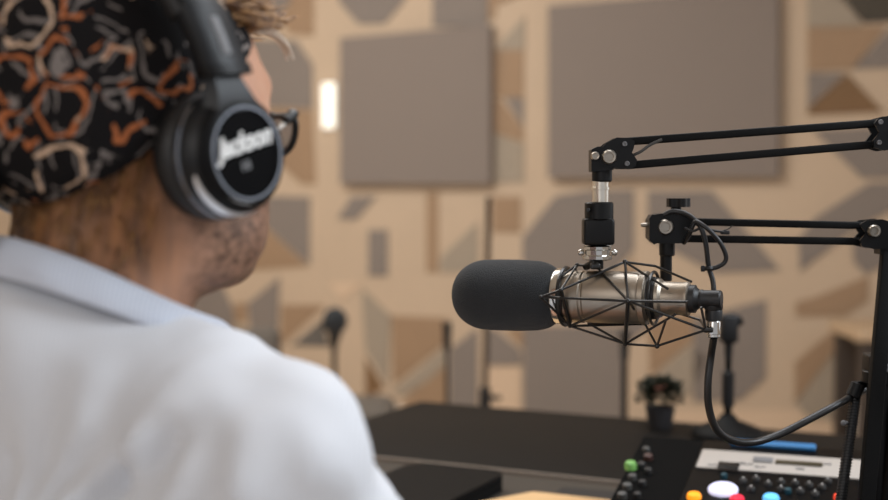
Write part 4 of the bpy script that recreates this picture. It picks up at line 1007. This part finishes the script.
def ear(sg):
    cy = sg*.083; tl = math.radians(7)*sg         # cup leans in slightly at the bottom
    out = RH@(Matrix.Rotation(math.radians(9)*(1 if sg > 0 else -1)*0, 3, 'Z')@Vector((0, sg, .04))).normalized()
    c = Hp(-.016, sg*.078, -.024); xd = RH@Vector((1, 0, 0))
    SX, SY = .83, .81
    if True:
        yd_up = RH@Vector((0, 0, 1))
    # lathe frame: z = out, x = forward (short), y = up/down (long)
    def L(prof, m, nm, par, seg=48, ang=40, dc=Vector((0, 0, 0)), sx=SX, sy=SY):
        t = MB(); t.lathe([(r_, z_*.86) for r_, z_ in prof], c+dc, out, seg, sx, sy, xd, nm not in ('outer_bevel', 'trim_ring', 'edge_ring')); return t.build(nm, m, par, ang=ang)
    L([(.026, .002), (.034, -.004), (.044, -.003), (.050, .004), (.0515, .012), (.050, .020), (.046, .0235), (.030, .024)], M_pad, 'ear_pad', hp, ang=80)
    cup = L([(.046, .0225), (.0495, .024), (.0500, .028), (.0490, .036), (.0460, .044), (.0415, .0485), (.0400, .0495), (.0385, .0485), (0, .0485)], M_satin, 'ear_cup', hp, ang=30)
    L([(.0455, .0445), (.0450, .0462), (.0405, .0506), (.0375, .0512), (.0368, .0500), (.0368, .0487)], mat('bevel_black', (9, 9, 10), .5, spec=.15), 'outer_bevel', cup, ang=60)
    L([(.0372, .0505), (.0368, .0517), (.0348, .0517), (.0344, .0505)], M_ring, 'trim_ring', cup, ang=60)
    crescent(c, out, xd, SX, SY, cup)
    L([(.0366, .0488), (.0362, .0498), (0, .0500)], mat('disc_black', (8, 8, 9), .6, spec=.04), 'cup_disc', cup)
    L([(.0500, .0262), (.0512, .0275), (.0512, .0295), (.0500, .0308)], M_ring, 'edge_ring', cup)
    R = Matrix((xd if sg < 0 else -xd, (RH@Vector((0, 0, 1))), out)).transposed()
    x_ = R.col[0]; R = Matrix((x_, out.cross(x_), out)).transposed() @ Matrix.Rotation(math.radians(9), 3, 'Z')
    text_mesh('lettering', 'Jackson', .0172, c+out*.0434+R.col[1]*.007, R, M_white, cup, .35, .0006, sx=.92)
    text_mesh('lettering', 'HI', .0080, c+out*.0434-R.col[1]*.0075-R.col[0]*.003, R, M_greyprint, cup, 0, .0003)
    # yoke and slider rising to the band
    tpz = [(-.0, .122, .010), (-.004, .1175, .035), (-.008, .108, .065)]
    return c, out, cup
for sg in (-1, 1): ear(sg)
# band path in head frame (plane leaning back)
def bandp(a, k=0): # a: 0 at right ear level, pi at left
    return Vector((-.020-.022*math.sin(a), -(.109+k)*math.cos(a), .008+(.126+k)*math.sin(a)))
def strip(a0, a1, w0, w1, k0, k1, m, nm, par, bev=.0015, n=40):
    t = MB(); rows = []
    for i in range(n+1):
        a = a0+(a1-a0)*i/n; u = i/n; w = w0+(w1-w0)*u; p0 = bandp(a, k0); p1 = bandp(a, k1); X = Vector((1, 0, 0)); nn = (p1-p0).normalized()
        b = min(.002, (k1-k0)*.3)
        rows += [p0-X*(w/2-b), p0-X*(w/2)+nn*b, p1-X*(w/2)-nn*b, p1-X*(w/2-b), p1+X*(w/2-b), p1+X*(w/2)-nn*b, p0+X*(w/2)+nn*b, p0+X*(w/2-b)]
    fs = [(i*8+j, i*8+(j+1) % 8, (i+1)*8+(j+1) % 8, (i+1)*8+j) for i in range(n) for j in range(8)]+[tuple(range(8))[::-1], tuple(n*8+j for j in range(8))]
    t.add([Hv(v) for v in rows], fs); return t.build(nm, m, par, ang=50)
d_ = math.radians
strip(d_(26), d_(154), .036, .036, -.004, .010, M_pad, 'headband_padding', hp)
strip(d_(24), d_(156), .030, .030, .0105, .0135, M_satin, 'headband', hp)
for sg, q in ((-1, 0), (1, 1)):
    aa = lambda v: d_(v) if q == 0 else PI-d_(v)
    strip(aa(10), aa(27), .034, .034, .000, .0145, M_satin, 'band_end', hp, n=10)
    strip(aa(8), aa(10.5), .036, .036, -.001, .0155, M_black, 'slider_joint', hp, n=4)
    strip(aa(13), aa(23), .008, .008, .0145, .0155, M_greyprint, 'scale_strip', hp, n=6)
    # yoke: tapering plate from the slider down into the cup
    t = MB(); rows = []; n = 16
    for i in range(n+1):
        u = i/n; w = .027+.003*math.sin(u*PI*.5)+.022*u**1.8
        p = Vector((-.024+.008*u, sg*(.1125+.004*math.sin(u*PI*.6)), .030-.028*u)); b = .0055
        for dx, dy in ((-1, -b), (-.8, b*.6), (.8, b*.6), (1, -b)): rows.append(Hv((p.x+dx*w/2, p.y+sg*dy, p.z)))
    fs = [(i*4+j, i*4+(j+1) % 4, (i+1)*4+(j+1) % 4, (i+1)*4+j) for i in range(n) for j in range(4)]+[(3, 2, 1, 0), (n*4, n*4+1, n*4+2, n*4+3)]
    if sg > 0: fs = [f[::-1] for f in fs]
    t.add(rows, fs); t.build('yoke', M_satin, hp, ang=50)

# ---------------------------------------------------------------- glasses
gl = empty('glasses', Hp(.10, 0, .0), 'black and silver framed glasses just showing in front of the headphones', 'glasses')
GZ = -.012
def Hg(x, y, z): return Hp(x, y, z+GZ)
for sg in (-1, 1):
    t = MB(); t.tube(spline([Hg(-.012, sg*.080, -.016), Hg(.02, sg*.080, -.012), Hg(.050, sg*.077, -.004), Hg(.080, sg*.073, .008)], 6), .0019, 8); tm = t.build('temple', M_chrome, gl)
    t = MB(); t.tube(spline([Hg(.072, sg*.0745, .006), Hg(.083, sg*.073, .010), Hg(.088, sg*.066, .011)], 5), .0035, 10); t.build('hinge', M_black, gl)
    rim = spline([Hg(*v) for v in ((.088, sg*.067, .008), (.094, sg*.045, .009), (.101, sg*.022, .012), (.106, sg*.012, .0), (.104, sg*.018, -.014), (.098, sg*.038, -.020), (.092, sg*.057, -.015), (.089, sg*.067, -.004))], 6, True)
    t = MB(); t.tube(rim, .0026, 8, True); rm = t.build('rim', M_black, gl)
    cx = Hg(.096, sg*.040, -.003); t = MB(); t.add([cx]+rim, [(0, i+1, (i+1) % len(rim)+1) for i in range(len(rim))]); t.build('lens', mat('lens_glass', (235, 240, 240), .02, trans=1), rm)
t = MB(); t.tube(spline([Hg(.106, -.012, .002), Hg(.113, 0, .006), Hg(.106, .012, .002)], 5), .002, 8); t.build('bridge', M_black, gl)
#MAN-END

# ================================================================ LIGHT
def area(name, loc, target, size, size_y, power, col):
    l = bpy.data.lights.new(name, 'AREA'); l.shape = 'RECTANGLE'; l.size = size; l.size_y = size_y; l.energy = power; l.color = col
    o = bpy.data.objects.new(name, l); C.objects.link(o); o.location = loc
    o.rotation_euler = (Vector(target)-Vector(loc)).to_track_quat('-Z', 'Y').to_euler(); return o
area('window_daylight', (4.0, 2.7, 1.95), (0, 1.6, 1.1), 3.0, 1.8, 18, (.86, .92, 1))
area('ceiling_softbox', (-1.2, 3.4, 3.1), (-1.0, 3.6, 0), 2.6, 2.2, 64, (1, .975, .94))
area('wall_wash', (-1.8, 4.6, 3.0), (-1.4, 7.0, 1.2), 2.6, .8, 54, (1, .97, .93))
area('overhead_softbox', (.5, 1.7, 2.6), (0, 1.2, 1.0), 1.2, .8, 22, (.92, .95, 1))
area('side_shoulder_light', (1.7, .75, 2.15), (-.1, .8, 1.0), 1.0, .9, 30, (.84, .92, 1))  # lamp added inside the room for cool light on the shoulder
area('room_fill', (-1.2, -1.2, 2.0), (0, 1.2, 1.0), 1.6, 1.2, 12, (1, .93, .86))
w = bpy.data.worlds.new('world'); bpy.context.scene.world = w; w.use_nodes = True
w.node_tree.nodes['Background'].inputs['Color'].default_value = (.95, .95, 1, 1); w.node_tree.nodes['Background'].inputs['Strength'].default_value = .5
bpy.context.scene.view_settings.view_transform = 'Standard'
bpy.context.scene.view_settings.look = 'None'
